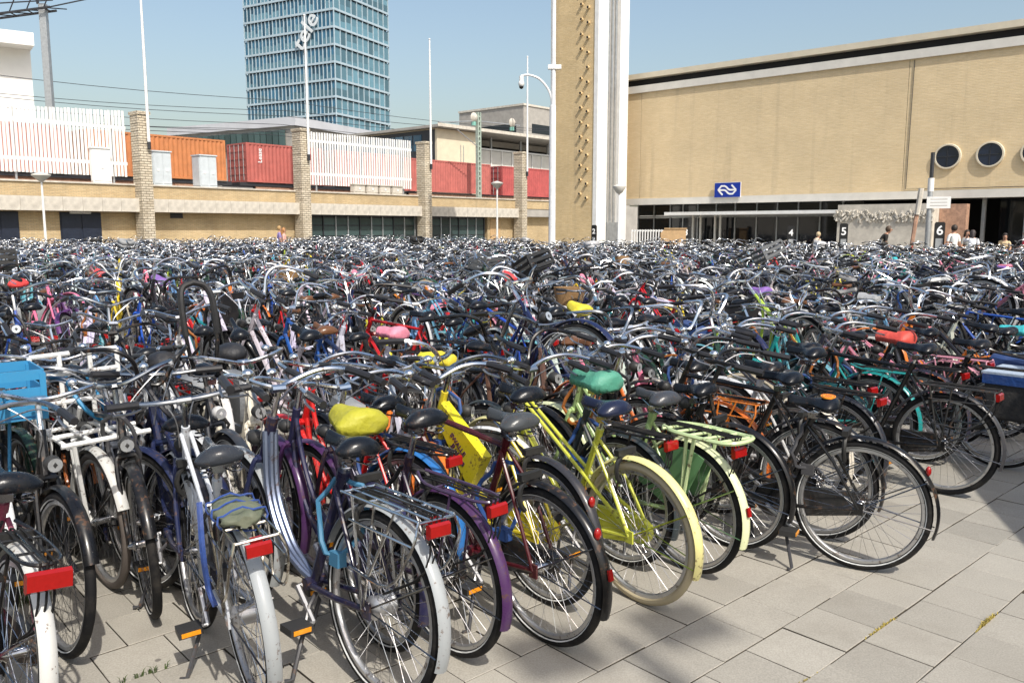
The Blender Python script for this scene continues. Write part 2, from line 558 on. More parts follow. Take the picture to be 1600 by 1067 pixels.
# ------------------------------------------------------------------ ground and paving
g = structure('ground', MB().add([(-900, -60, -0.018), (900, -60, -0.018), (900, 1500, -0.018), (-900, 1500, -0.018)], [(0, 1, 2, 3)]).mesh('ground', ['paving_far']))
PW, PD = 0.3, 0.3
cand = []
for j in range(-16, 30):
    for i in range(-8, 44):
        s = (i + (0.5 if j % 2 else 0.0)) * PW + 0.13
        d = j * PD + 0.02
        p = rowpt(s + PW / 2, d + PD / 2)
        q = project(p)
        if q and -60 < q[0] < 1660 and 500 < q[1] < 1130:
            open_ = d < 2.5 or (s < 1.5 and d < 3.9)          # slabs not buried under the bicycles first
            cand.append((q[2] + (0 if open_ else 50), s, d))
cand.sort()
pav = structure('paving', MB().add([tuple(rowpt(*c, -0.012)) for c in ((-3, -6), (13, -6), (13, 9), (-3, 9))], [(0, 1, 2, 3)]).mesh('paving_bed', ['sand']))
slab_parts = []
slab_meshes = []
for k in range(8):
    r = random.Random(k)
    gx = 0.0028
    w, d, bv = PW - gx * 2, PD - gx * 2, 0.0025
    m = MB()
    V = []
    for (ins, z) in ((0, -0.035), (0, -bv), (bv, 0)):
        for (x, y) in ((gx + ins, gx + ins), (gx + w - ins, gx + ins), (gx + w - ins, gx + d - ins), (gx + ins, gx + d - ins)):
            V.append((x + r.uniform(-1, 1) * 0.0014, y + r.uniform(-1, 1) * 0.0014, z))
    Fc = [(8, 9, 10, 11)]
    for a in (0, 4):
        for i in range(4):
            jj = (i + 1) % 4
            Fc.append((a + i, a + jj, a + 4 + jj, a + 4 + i))
    m.add(V, Fc[:1] + Fc[5:])
    m.add(V, Fc[1:5], 1)
    slab_parts.append((V, Fc))
    slab_meshes.append(m.mesh('paving_slab', ['slab', 'sand'], 20))
rest_m = MB()
for n, (cz, s, d) in enumerate(cand):
    z = rng.uniform(-0.0025, 0.0015)
    rot = (rng.gauss(0, 0.004), rng.gauss(0, 0.004), A_ROW + rng.gauss(0, 0.003))
    if n < 300:
        o = obj('slab', slab_meshes[n % 8], pav, rowpt(s, d, z))
        o.rotation_euler = rot
    else:
        V, Fc = slab_parts[n % 8]
        M4 = Matrix.Translation(rowpt(s, d, z)) @ Matrix.Rotation(rot[2], 4, 'Z')
        W_ = [M4 @ Vector(v) for v in V]
        rest_m.add(W_, Fc[:1] + Fc[5:])
        rest_m.add(W_, Fc[1:5], 1)
ro_ = obj('slabs', rest_m.mesh('slabs', ['slab', 'sand'], 20), pav)
ro_['kind'] = 'stuff'

def tuft(name, label, x, y, n, h, spread, mat, seed, flat=0.5):
    r = random.Random(seed)
    m = MB()
    for k in range(n):
        a = r.uniform(0, 2 * pi)
        bx, by = r.gauss(0, spread), r.gauss(0, spread * flat)
        hh = h * r.uniform(0.4, 1.1)
        l = r.uniform(0.3, 1.0) * hh
        w = 0.003
        b0 = Vector((bx, by, -0.01))
        b1 = Vector((bx + cos(a) * l * 0.4, by + sin(a) * l * 0.4, hh * 0.7))
        b2 = Vector((bx + cos(a) * l, by + sin(a) * l, hh * 0.85))
        sd = Vector((-sin(a), cos(a), 0)) * w
        m.add([b0 - sd, b0 + sd, b1 + sd * 0.8, b1 - sd * 0.8, b2], [(0, 1, 2, 3), (3, 2, 4)])
    t = thing(name, label, 'weed', (x, y, 0), A_ROW, 'weeds in the paving joints', m.mesh(name, [mat]))
    return t
tuft('grass_tuft', 'green grass tuft growing behind the black wheel at the left edge', -2.35, 3.78, 90, 0.13, 0.06, 'grass', 1)
def joint_moss(label, s, j, n, h, spread, mat, seed):
    p = rowpt(s, j * PD + 0.02)
    tuft('moss_tuft', label, p.x, p.y, n, h, spread, mat, seed, 0.06)
joint_moss('dry yellow moss clump in a paving joint at the lower right', 4.02, 4, 150, 0.016, 0.05, 'drygrass', 2)
joint_moss('thin dry moss strip in the joint beside the black bicycle', 3.62, 5, 90, 0.009, 0.06, 'drygrass', 3)
joint_moss('thin moss strip in a joint near the bottom right corner', 3.35, 2, 90, 0.008, 0.10, 'drygrass', 4)
joint_moss('faint moss line along a joint below the lime yellow bicycle', 2.85, 5, 70, 0.007, 0.09, 'drygrass', 5)
joint_moss('sparse green weeds in a joint behind the bottom left bicycle', 1.0, 11, 40, 0.03, 0.05, 'grass', 6)

# ------------------------------------------------------------------ low railway building at the left
wb = thing('railway_building', 'low yellow brick railway building with concrete beam and stone pillars', 'building', W0, A_WALL)
XL, XR = -16.0, 40.0
boxpart('wall', wb, XL, 12.0, 0.85, 1.25, 0, 2.75, 'brick_low')
boxpart('wall', wb, 29.3, XR, 0.85, 1.25, 0, 2.75, 'brick_low')
boxpart('parapet', wb, XL, XR, 0.5, 0.9, 3.42, 4.12, 'brick_low')
boxpart('coping', wb, XL, XR, 0.42, 1.5, 4.12, 4.2, 'concrete')
boxpart('soffit', wb, XL, XR, 0.25, 1.25, 2.76, 3.36, 'concrete2')
PX = [-10.2, 0.40, 10.75, 21.4, 32.3]
pan = {}
pan_m = MB().box(0.012, 1.0, 0.06, 0.245, 2.68, 3.40).mesh('beam_panel', ['concrete'], 30)
for a, b in zip(PX[:-1] , PX[1:]):
    x = a + 0.67
    n = round((b - x) / 1.0)
    for k in range(n):
        o = obj('beam_panel', pan_m, wb, (x + (b - x) * k / n, rng.uniform(-0.004, 0.004), 0))
        o.scale = ((b - x) / n, 1, 1)
for x in PX:
    m = MB()
    r = random.Random(int(x * 10))
    z = 0.0
    k = 0
    while z < 7.85:                                   # stone courses, each set slightly differently
        j = r.uniform(-0.01, 0.01)
        j2 = r.uniform(-0.01, 0.01)
        m.box(x + j, x + 0.65 + j2, -0.3 + j2, 0.62 + j, z, z + 0.125)
        z += 0.135
        k += 1
    m.box(x + 0.03, x + 0.62, -0.27, 0.59, 0, 7.9)
    p = obj('pillar', m.mesh('pillar', ['brick_pillar'], 20), wb)
    obj('pillar_cap', MB().box(x - 0.05, x + 0.70, -0.36, 0.68, 7.9, 8.06).mesh('cap', ['brick_pillar']), p)
def wdoor(x0, x1, name='door', leaves=2):
    d = boxpart(name, wb, x0, x1, 0.80, 0.847, 0, 2.62, 'door')
    for i in range(leaves):
        a = x0 + (x1 - x0) * i / leaves + 0.06
        b = x0 + (x1 - x0) * (i + 1) / leaves - 0.03
        boxpart('leaf', d, a, b, 0.76, 0.797, 0.02, 2.5, 'door')
    return d
wdoor(-7.2, -5.45)
d1 = wdoor(-3.49, -1.4)
boxpart('light_fitting', wb, -3.0, -1.95, 0.70, 0.79, 2.55, 2.66, 'white')
boxpart('vent', wb, 2.5, 3.25, 0.80, 0.847, 2.36, 2.66, 'darkmetal')
def window_band(x0, x1, n):
    w = boxpart('window_frame', wb, x0, x1, 0.92, 1.02, 0.0, 2.75, 'darkmetal')
    r = random.Random(n)
    for k in range(n):
        a = x0 + (x1 - x0) * k / n + 0.05
        b = x0 + (x1 - x0) * (k + 1) / n - 0.05
        zz = [0.3, 1.25, 1.98, 2.52]
        for z0, z1 in zip(zz[:-1], zz[1:]):
            obj('pane', MB().box(a, b, 0.89, 0.915, z0 + 0.04, z1 - 0.04).mesh('pane', ['glass_green']), w)
        boxpart('mullion', w, b + 0.02, b + 0.09, 0.82, 0.90, 0, 2.6, 'galv' if k % 3 else 'darkmetal')
window_band(12.1, 21.35, 9)
window_band(22.1, 28.9, 7)
boxpart('door', wb, 29.6, 30.8, 0.80, 0.847, 0, 2.55, 'wood')
deck = structure('railway_deck', MB().box(-60, 60, 1.28, 12, 0.0, 3.95).mesh('railway_deck', ['concrete2']), W0, A_WALL)
emb = None

# white slat fences between the pillars
slat_m = MB().box(0, 0.125, 0.0, 0.03, 0, 1.0).mesh('slat', ['white'])
def slat_fence(label, x0, x1, z0, z1, step, drop=0.0):
    f = thing('slat_fence', label, 'fence', wp(x0, 0.95), A_WALL, 'white slat fences on the railway building')
    n = int((x1 - x0) / step)
    for k in range(n):
        x = k * step
        o = obj('slat', slat_m, f, (x, rng.uniform(-0.004, 0.004), z0 + rng.uniform(-0.012, 0.012)))
        o.scale = (1.02, 1, z1 - z0 - drop * (1 - k / n) + rng.uniform(-0.012, 0.012))
        o.rotation_euler = (0, rng.gauss(0, 0.0025), 0)
    for z in (z0 + 0.62, z1 - 0.68 - drop * 0.6):
        boxpart('rail', f, -0.05, x1 - x0, 0.035, 0.10, z, z + 0.17, 'white')
    for x in (0.8, (x1 - x0) / 2, x1 - x0 - 0.8):
        boxpart('post', f, x, x + 0.09, 0.11, 0.2, 4.0, z1 - 0.3, 'galv')
    return f
slat_fence('white slat fence left of the orange container', -11.0, 0.3, 4.6, 8.15, 0.185, 0.55)
slat_fence('white slat fence between the second and third stone pillars', 12.0, 21.25, 4.65, 8.15, 0.21, 0.1)

# flagpoles on the pillars
for k, (x, zt, lab) in enumerate(((0.9, 15.6, 'tall white flagpole on the leftmost stone pillar'), (11.25, 14.9, 'white flagpole on the second stone pillar in front of the glass tower'),
                                  (21.9, 15.2, 'white flagpole on the third stone pillar before the cream hall'), (32.8, 15.6, 'thin white flagpole on the stone pillar beside the brick tower'))):
    fp = thing('flagpole', lab, 'flagpole', wp(x, -0.42), A_WALL, 'flagpoles along the railway building')
    zb = 6.2
    obj('pole', MB().tube([(0, 0, zb), (0, 0, (zb + zt) / 2), (0, 0, zt)], [0.085, 0.075, 0.05], 10).mesh('pole', ['white']), fp)
    obj('finial', MB().sphere((0, 0, zt + 0.04), 0.075, 8, 6).mesh('finial', ['pole']), fp)
    for z in (6.5, 7.6):
        boxpart('bracket', fp, -0.05, 0.05, 0.05, 0.16, z, z + 0.08, 'darkmetal')
    obj('socket', MB().tube([(0, 0, zb - 0.12), (0, 0, zb + 0.25)], 0.1, 8).mesh('socket', ['darkmetal']), fp)

# cabinets on the deck edge
def cabinet(x, y, w, d, h, lab, mat='cabinet', doors=2, graffiti=False):
    c = thing('utility_cabinet', lab, 'cabinet', wp(x, y, 4.2), A_WALL, 'utility cabinets on the railway deck')
    boxpart('housing', c, 0, w, 0, d, 0, h, mat)
    boxpart('lid', c, -0.05, w + 0.05, -0.06, d + 0.05, h, h + 0.07, mat)
    for k in range(doors):
        a, b = w * k / doors + 0.04, w * (k + 1) / doors - 0.03
        dr = boxpart('door', c, a, b, -0.03, -0.002, 0.1, h - 0.08, mat)
        boxpart('handle', dr, (a + b) / 2 - 0.06, (a + b) / 2 + 0.06, -0.055, -0.031, h * 0.42, h * 0.42 + 0.14, 'white')
    sd = boxpart('side_door', c, -0.03, -0.002, 0.05, d - 0.05, 0.1, h - 0.08, mat)
    return c
cabinet(1.55, 0.6, 1.05, 0.9, 1.85, 'grey double utility cabinet beside the leftmost stone pillar')
cabinet(4.35, 0.6, 1.05, 0.9, 1.8, 'grey double utility cabinet in front of the orange container')
cabinet(-1.75, 0.55, 0.95, 0.3, 1.8, 'pale cabinet standing before the slat fence', 'white', 1)
for k in range(4):
    cabinet(15.6 + k * 1.15, 0.62, 0.95, 0.4, 0.55, 'small pale box, %s from the second stone pillar, under the fence' % ('first', 'second', 'third', 'fourth')[k], 'concrete', 1)

# freight wagons and containers
def container(x, y, z, L, col, lab, name='shipping_container', text=None):
    c = thing(name, lab, 'container', wp(x, y, z), A_WALL, 'shipping containers on the freight train')
    mt = simple('container_paint', col, 0.55, var=0.2, scale=1.6)
    Hc, D = 2.55, 2.44
    m = MB()
    per, dep = 0.28, 0.05
    n = int((L - 0.3) / per)
    V, Fc = [], []
    xs = []
    for k in range(n):
        x0 = 0.15 + k * (L - 0.3) / n
        st = (L - 0.3) / n
        xs += [(x0, 0.01), (x0 + st * 0.25, 0.01), (x0 + st * 0.5, 0.01 + dep), (x0 + st * 0.75, 0.01 + dep)]
    xs.append((L - 0.15, 0.01))
    for (a, b) in xs:
        V += [(a, b, 0.12), (a, b, Hc - 0.1)]
    for i in range(len(xs) - 1):
        Fc.append((2 * i, 2 * i + 2, 2 * i + 3, 2 * i + 1))
    m.add(V, Fc)
    m.box(0.12, L - 0.12, 0.12, D - 0.02, 0.1, Hc - 0.03)
    obj('side', m.mesh('side', [mt], 15), c)
    fr = MB()
    for a in (0, L - 0.14):
        for b in (0, D - 0.14):
            fr.box(a, a + 0.14, b, b + 0.14, 0, Hc)
    for (zz0, zz1) in ((0.001, 0.13), (Hc - 0.11, Hc - 0.001)):
        fr.box(0.14, L - 0.14, 0.001, 0.1, zz0, zz1)
        fr.box(0.002, 0.1, 0.14, D - 0.14, zz0, zz1)
    obj('frame', fr.mesh('frame', [mt]), c)
    for k in range(2):
        y0 = 0.15 + k * (D - 0.3) / 2
        d = boxpart('door', c, 0.03, 0.1, y0 + 0.01, y0 + (D - 0.3) / 2 - 0.01, 0.14, Hc - 0.12, mt)
        for q in (0.25, 0.75):
            yy = y0 + (D - 0.3) / 2 * q
            obj('lock_bar', MB().tube([(0.0, yy, 0.12), (0.0, yy, Hc - 0.1)], 0.025, 6).mesh('lock_bar', ['galv']), d)
        for zz in (0.5, 1.0, 1.5, 2.0):
            boxpart('rib', d, 0.0, 0.029, y0 + 0.06, y0 + (D - 0.3) / 2 - 0.06, zz, zz + 0.1, mt)
    return c
ZC = 4.82
YC = 4.0
container(-13.6, YC, ZC, 12.0, (0.5, 0.21, 0.17), 'pink red shipping container hidden behind the left slat fence')
container(-0.6, YC, ZC, 8.6, (0.5, 0.19, 0.07), 'orange corrugated shipping container behind the grey cabinets')
c2 = container(9.5, YC, ZC, 6.05, (0.42, 0.115, 0.095), 'short brick red shipping container with white lettering on its side')
t = obj('lettering', text_mesh('lettering', 'Lease', 0.42, 'print_white', 0.004, 0.006), c2, (1.0, -0.008, 1.75))
t.rotation_euler = (pi / 2, -pi / 2, 0)
container(16.6, YC, ZC, 6.05, (0.47, 0.17, 0.14), 'red shipping container seen through the second slat fence')
container(23.2, YC, ZC - 0.12, 9.9, (0.45, 0.13, 0.11), 'long faded red shipping container right of the third pillar')
container(34.5, YC, ZC - 0.15, 9.0, (0.42, 0.085, 0.08), 'bright red shipping container beside the tall brick tower')
for k, (x, L) in enumerate(((-13, 21.4), (9.0, 13.9), (22.6, 21.4))):
    w = thing('flat_wagon', ('dark flat wagon under the orange container', 'dark flat wagon under the short lettered container', 'dark flat wagon under the long faded red container')[k], 'wagon', wp(x, YC, 3.95), A_WALL, 'flat wagons of the freight train')
    boxpart('bed', w, 0, L, 0.1, 2.34, 0.62, 0.84 - 0.13 * (k == 2), 'darkmetal')
    obj('sill_beam', MB().prism([(1.5, 0.62), (L - 1.5, 0.62), (L - 4, 0.3), (4, 0.3)], 0.2, 0.35).mesh('sill_beam', ['rust']), w)
    for q in (1.6, 3.4, L - 3.4, L - 1.6):
        obj('wheel', MB().revolve((q, 0.3, 0.46), [(0.04, 0), (0.46, 0), (0.46, 0.13), (0.04, 0.13)], 20).mesh('wheel', ['darkmetal']), w)
    for q in (2.5, L - 2.5):
        boxpart('bogie', w, q - 1.3, q + 1.3, 0.16, 0.28, 0.38, 0.6, 'rust')

# hall of the platforms behind the containers
hl = thing('platform_hall', 'cream platform hall with flat roof behind the red containers', 'building', wp(38.2, 16.0), A_WALL)
boxpart('wall', hl, 0, 6.0, 0, 20, 0, 11.7, 'cream')
boxpart('wall', hl, 6.0, 40, 4.0, 20, 0, 11.4, 'dark')  # near-black box paints the shade of the hall's open side
boxpart('roof', hl, -0.6, 44, -0.8, 22, 11.75, 12.0, 'concrete2')
boxpart('roof_edge', hl, -0.65, 44, -0.85, -0.8, 11.8, 12.12, 'concrete')
dk = boxpart('side_wall', hl, -0.06, -0.002, 0.3, 20, 7.2, 11.6, 'darkmetal')
for k in range(12):
    boxpart('pane', dk, -0.1, -0.061, 2.2 + k * 1.4, 3.4 + k * 1.4, 9.6, 11.2, 'glass_blue')
lad = obj('cable_ladder', MB().box(3.3, 3.36, -0.06, 0, 6, 10.3).box(3.7, 3.76, -0.06, 0, 6, 10.3).mesh('cable_ladder', ['galv']), hl)
boxpart('beam', hl, 6.2, 40, 3.0, 3.4, 10.9, 11.5, 'concrete2')
for k in range(14):
    o = boxpart('balustrade_panel', hl, 6.1 + k * 1.75, 7.7 + k * 1.75, 1.5, 1.56, 8.0, 10.2, 'cornice')
    boxpart('post', o, 6.0 + k * 1.75, 6.09 + k * 1.75, 1.4, 1.6, 7.6, 10.3, 'white')
boxpart('rail', hl, 6.0, 30, 1.38, 1.62, 10.25, 10.42, 'white')
for k in range(6):
    boxpart('column', hl, 10 + k * 5, 10.2 + k * 5, 1.9, 2.1, 6, 11.7, 'galv')
bx = thing('office_block', 'grey concrete office block with strip windows behind the platform hall', 'building', wp(79.6, 40.0), A_WALL)
boxpart('wall', bx, 0, 30, 0, 14, 0, 20.6, 'concrete2')
boxpart('parapet', bx, -0.15, 30.1, -0.15, 14.1, 20.6, 20.9, 'concrete')
for (z0, z1) in ((16.6, 18.0), (12.2, 13.8)):
    boxpart('window', bx, 2.0, 6.5, -0.05, -0.002, z0, z1, 'glass_dark')
    boxpart('window', bx, 8.0, 20, -0.05, -0.002, z0, z1, 'glass_dark')
    boxpart('window', bx, -0.05, -0.002, 1.5, 9.0, z0, z1, 'glass_dark')

# masts and overhead line
def lattice(m, x, z0, z1, w, r, steps, mi=0):
    for a in (-w, w):
        for b in (-w, w):
            m.tube([(x + a, b, z0), (x + a, b, z1)], r, 4, mi)
    for k in range(steps):
        za, zb = z0 + (z1 - z0) * k / steps, z0 + (z1 - z0) * (k + 1) / steps
        sgn = 1 if k % 2 else -1
        m.tube([(x - w * sgn, -w, za), (x + w * sgn, -w, zb)], r * 0.6, 4, mi)
        m.tube([(x - w * sgn, w, za), (x + w * sgn, w, zb)], r * 0.6, 4, mi)
        m.box(x - w, x + w, -w - 0.01, -w + 0.01, za, za + 0.07, mi)
mt = thing('catenary_mast', 'greenish perforated catenary mast with white round lamps before the platform hall', 'mast', wp(29.7, 2.2, 3.95), A_WALL)
m = MB().box(-0.2, -0.08, -0.14, 0.14, 0, 7.2).box(0.08, 0.2, -0.14, 0.14, 0, 7.2)
for k in range(18):
    m.box(-0.08, 0.08, -0.13, 0.13, k * 0.4, k * 0.4 + 0.13)
obj('mast', m.mesh('mast', [simple('mast_green', (0.35, 0.42, 0.36), 0.6, var=0.3)]), mt)
obj('cantilever', MB().tube([(-4.5, 0, 6.0), (0, 0, 6.5), (5.2, 0, 6.6)], 0.05, 6).tube([(-2.4, 0, 5.6), (0, 0, 4.4)], 0.04, 6).mesh('cantilever', ['galv']), mt)
for x in (-0.5, 4.2):
    l = obj('round_lamp', MB().revolve((x, 0, 6.75), [(0.0, -0.2), (0.24, -0.17), (0.4, 0), (0.24, 0.15), (0.0, 0.2)], 18, closed=False).mesh('round_lamp', ['concrete']), mt)
    obj('bracket', MB().tube([(x, 0.05, 6.1), (x, 0.05, 6.4)], 0.2, 8).mesh('bracket', [simple('mast_teal', (0.2, 0.45, 0.38), 0.5)]), l)

gm = thing('portal_mast', 'tall steel portal mast with lattice crossbeam at the left edge', 'mast', (-32.3, 60, 3.9), radians(4))
obj('mast', MB().box(-0.24, 0.16, -0.2, 0.2, 0, 13.2).box(-0.34, -0.242, -0.1, 0.1, 0, 13.2).mesh('mast', ['galv']), gm)
m = MB()
for b in (-0.5, 0.5):
    m.tube([(-9, b, 11.5), (0.6, b, 12.9)], 0.09, 5).tube([(-9, b, 12.9), (0.4, b, 13.6)], 0.05, 5)
for k in range(9):
    x = -9 + k * 1.15
    z = 11.5 + (x + 9) * 0.146
    m.tube([(x, -0.5, z), (x, 0.5, z)], 0.05, 4).tube([(x, -0.5, z), (x + 1.1, 0.5, z + 0.16)], 0.04, 4)
    m.tube([(x, -0.5, z), (x + 0.6, -0.5, z + 1.3)], 0.045, 4)
obj('crossbeam', m.mesh('crossbeam', ['darkmetal']), gm)
m = MB()
m.tube([(-0.4, 0, 13.2), (-0.9, 0, 18)], 0.1, 5).tube([(0.3, 0, 13.0), (3.0, 0, 13.6)], 0.05, 5).tube([(3.0, 0, 13.6), (0.2, 0, 17.5)], 0.03, 4)
m.tube([(-5.5, 0, 12.1), (-1, 0, 19)], 0.06, 4).tube([(-8, 0, 12.0), (-3, 0, 18)], 0.05, 4)
obj('brace', m.mesh('brace', ['darkmetal']), gm)
obj('hanger', MB().tube([(-5.9, 0, 12.0), (-6.7, 0, 8.4)], 0.05, 5).tube([(-5.9, 0, 12.0), (-6.0, 0, 8.8)], 0.06, 5).mesh('hanger', ['galv']), gm)
wire_specs = [((-60, 75, 17.0), (40, 150, 15.6)), ((-60, 74, 13.8), (40, 150, 13.6)), ((-60, 72, 12.8), (40, 150, 12.6)), ((-60, 68, 12.0), (40, 150, 12.4)), ((-60, 78, 15.3), (40, 152, 16.6)), ((-60, 76, 14.9), (40, 152, 15.0)), ((-60, 73, 12.4), (40, 148, 14.4))]
for k, (a, b) in enumerate(wire_specs):
    a, b = Vector(a), Vector(b)
    pts = []
    for i in range(25):
        t = i / 24
        p = a.lerp(b, t)
        p.z -= 1.1 * abs(sin(t * pi * 3)) * 0.5
        pts.append(p)
    w = thing('overhead_wire', 'thin dark overhead railway wire, %s from the top, left of the glass tower' % ('first', 'fifth', 'sixth', 'seventh', 'second', 'third', 'fourth')[k], 'wire', group='overhead railway wires', me=MB().tube(pts, 0.03, 4).mesh('wire', ['darkmetal']))

# white building at the far left
wh = thing('white_building', 'tall white building with projecting roof at the left edge', 'building', (-65.6, 81.7, 0), radians(36))
boxpart('wall', wh, 8.5, 17.6, 0, 14, 0, 20.6, 'whitewall')
boxpart('roof', wh, 6.5, 17.7, -2.6, 16, 20.6, 21.9, 'whitewall')
gw = boxpart('glass_wall', wh, -8, 8.4, 0.3, 14, 0, 21.0, 'glass_green')
for k in range(12):
    boxpart('mullion', gw, -6 + k * 1.2, -5.85 + k * 1.2, 0.1, 0.29, 0, 21, 'white')
for k in range(12):
    boxpart('transom', gw, -8, 8.4, 0.12, 0.28, 2 + k * 1.6, 2.15 + k * 1.6, 'white')

# glass tower and its podium
TC = Vector((-38.0, 185.0, 0))
def tdir(a): return Vector((sin(radians(a)), cos(radians(a)), 0))
dl, dr_ = tdir(-60.0), tdir(24.0)
tw = thing('glass_tower', 'tall blue glass office tower with pale floor bands and white letters', 'building', TC)
WLn, WRn = 27.0, 21.5
FH = 3.62
NF = 18
core = [(0, 0), tuple((dl * WLn).xy), tuple((dl * WLn + dr_ * WRn).xy), tuple((dr_ * WRn).xy)]
cc = (dl * WLn + dr_ * WRn) / 2
core = [tuple((Vector((p[0], p[1], 0)) * 1.0 + (cc - Vector((p[0], p[1], 0))).normalized() * 0.45).xy) for p in core]
obj('core', MB().prism(core, 0, NF * FH + 3, axis='z').mesh('core', ['glass_dark']), tw)
def face_box(m, o, d, u0, u1, n0, n1, z0, z1, mi=0):
    nrm = Vector((d.y, -d.x, 0))
    if nrm.dot(o - cc) < 0:
        nrm = -nrm
    V = []
    for z in (z0, z1):
        for (u, n) in ((u0, n0), (u1, n0), (u1, n1), (u0, n1)):
            V.append(o + d * u + nrm * n + Vector((0, 0, z)))
    m.add(V, [(0, 1, 2, 3), (4, 5, 6, 7), (0, 1, 5, 4), (1, 2, 6, 5), (2, 3, 7, 6), (3, 0, 4, 7)], mi)
rt = random.Random(4)
for (o_, d_, wdt, nb) in ((Vector((0, 0, 0)), dl, WLn, 24), (Vector((0, 0, 0)), dr_, WRn, 10)):
    bw = wdt / nb
    for f in range(NF):
        z0 = f * FH + 1.0
        visible = 5 <= f <= 14
        big = MB()
        for k in range(nb):
            u0 = k * bw
            if visible:
                m = MB()
                face_box(m, o_, d_, u0 + 0.1, u0 + bw - 0.1, -0.3, -0.1, z0 + 0.35, z0 + FH - 0.45)
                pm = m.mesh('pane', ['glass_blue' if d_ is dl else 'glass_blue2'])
                obj('window_pane', pm, tw)
            else:
                face_box(big, o_, d_, u0 + 0.1, u0 + bw - 0.1, -0.3, -0.1, z0 + 0.35, z0 + FH - 0.45)
        if not visible:
            b_ = obj('pane_row', big.mesh('pane_row', ['glass_blue']), tw)
            b_['kind'] = 'stuff'
        else:
            bl = MB()                                  # lighter blinds behind the lower part of the panes
            for k in range(nb):
                if rt.random() < 0.8:
                    face_box(bl, o_, d_, k * bw + 0.12, k * bw + bw - 0.12, -0.1, -0.06, z0 + 0.35, z0 + 0.35 + rt.choice((0.7, 1.2, 1.3, 1.5)))
            bo = obj('blind_row', bl.mesh('blind_row', ['glass_blue2']), tw)
            bo['kind'] = 'stuff'
        m = MB()
        face_box(m, o_, d_, -0.02, wdt, -0.12, 0.2, z0 - 0.2, z0 + 0.25)
        obj('floor_band', m.mesh('floor_band', ['tower_frame']), tw)
    for k in range(nb + 1):
        m = MB()
        face_box(m, o_, d_, k * bw - 0.06, k * bw + 0.06, -0.15, 0.12, 1.0, NF * FH + 1)
        obj('mullion', m.mesh('mullion', ['tower_frame']), tw)
# white letters climbing up the tower face
nl = Vector((dl.y, -dl.x, 0))
if nl.dot(-cc) < 0: nl = -nl
ex = -dl
MAT['tower_letter'] = simple('tower_letter', (0.62, 0.66, 0.68), 0.6, var=0.05)
lets = text_mesh('letters', 'tele', 5.6, 'tower_letter', 0.1, 0.05)
lo = obj('letters', lets, tw)
ez = nl.cross(ex)
Rm = Matrix((ex, Vector((0, 0, 1)), nl)).transposed().to_4x4()
lo.matrix_local = Matrix.Translation(dl * 7.6 + nl * 0.55 + Vector((0, 0, 44.2))) @ Rm @ Matrix.Rotation(radians(52), 4, 'Z')
MAT['podium_white'] = simple('podium_white', (0.52, 0.53, 0.56), 0.7, var=0.1, scale=0.3)
pod = thing('podium_building', 'low white podium with a green glass strip below the glass tower', 'building', (-33.5, 132, 0), 0)
pc = []
V0 = Vector((0, 0, 0))
cs = [V0, dl * 30, dl * 30 + dr_ * 30, dr_ * 30]
obj('roof_slab', MB().prism([tuple(v.xy) for v in cs], 17.6, 18.9, axis='z').mesh('roof_slab', ['podium_white']), pod)
cs2 = [v + (cc.normalized() * 0.8) for v in cs]
obj('wall', MB().prism([tuple(v.xy) for v in cs2], 0, 17.6, axis='z').mesh('wall', ['concrete2']), pod)
for k in range(20):
    m = MB()
    u = 2 + k * 1.35
    P0 = dl * u + cc.normalized() * 0.6
    P1 = dl * (u + 1.1) + cc.normalized() * 0.6
    off = nl * 0.35
    V = [P0 + off, P1 + off, P1 + off * 0.2, P0 + off * 0.2]
    m.add([tuple(v + Vector((0, 0, 14.2))) for v in V] + [tuple(v + Vector((0, 0, 17.0))) for v in V], [(0, 1, 2, 3), (4, 5, 6, 7), (0, 1, 5, 4), (1, 2, 6, 5), (2, 3, 7, 6), (3, 0, 4, 7)])
    obj('window_pane', m.mesh('window_pane', ['glass_green']), pod)
# ------------------------------------------------------------------ tall brick tower
TO = Vector((4.24, 44.0, 0))          # corner between its brick face and its white face
tb = thing('brick_tower', 'tall yellow brick tower with rows of pipes and white vertical fins', 'tower', TO, A_STN)
TW, TD, TH = 2.75, 2.7, 26.0         # local: brick face on y = 0 running to -x, white face on x = 0 running to +y
boxpart('brick_face', tb, -TW, -0.02, 0.0, TD, 0, TH, 'brick_tower')
boxpart('edge_strip', tb, -TW - 0.12, -TW, -0.02, 0.3, 0, TH, 'concrete')
fins = MB()
boxpart('white_fin', tb, -0.018, 0.22, -0.04, 0.85, 0, TH, 'white')
boxpart('white_fin', tb, -0.018, 0.22, 1.95, TD + 0.05, 0, TH, 'white')
boxpart('recess', tb, -0.017, 0.05, 0.85, 1.95, 0, TH, 'concrete2')
for k in range(3):
    boxpart('rib', tb, 0.051, 0.13, 0.98 + k * 0.33, 1.12 + k * 0.33, 1.9, TH, 'galv')
boxpart('doorway', tb, 0.06, 0.25, 0.9, 1.9, 0, 2.1, 'galv')
pipe_m = MB().revolve((0, 0, 0), [(0.068, -0.13), (0.085, -0.13), (0.085, 0.05), (0.068, 0.05)], 10)
pipe_m.revolve((0, 0, 0), [(0.0, -0.12), (0.069, -0.12)], 10, 1, closed=False)  # dark disc paints the shade inside the pipe mouth
pipe_mesh = pipe_m.mesh('pipe', ['brick_tower', 'dark'])
for k in range(22):
    for c in range(2):
        z = 3.35 + k * 0.735 + (0.0 if c else 0.22)
        if c == 0 and k == 9:
            continue
        obj('pipe', pipe_mesh, tb, (-0.42 - 0.42 * (1 - c) + 0.0, 0, z))

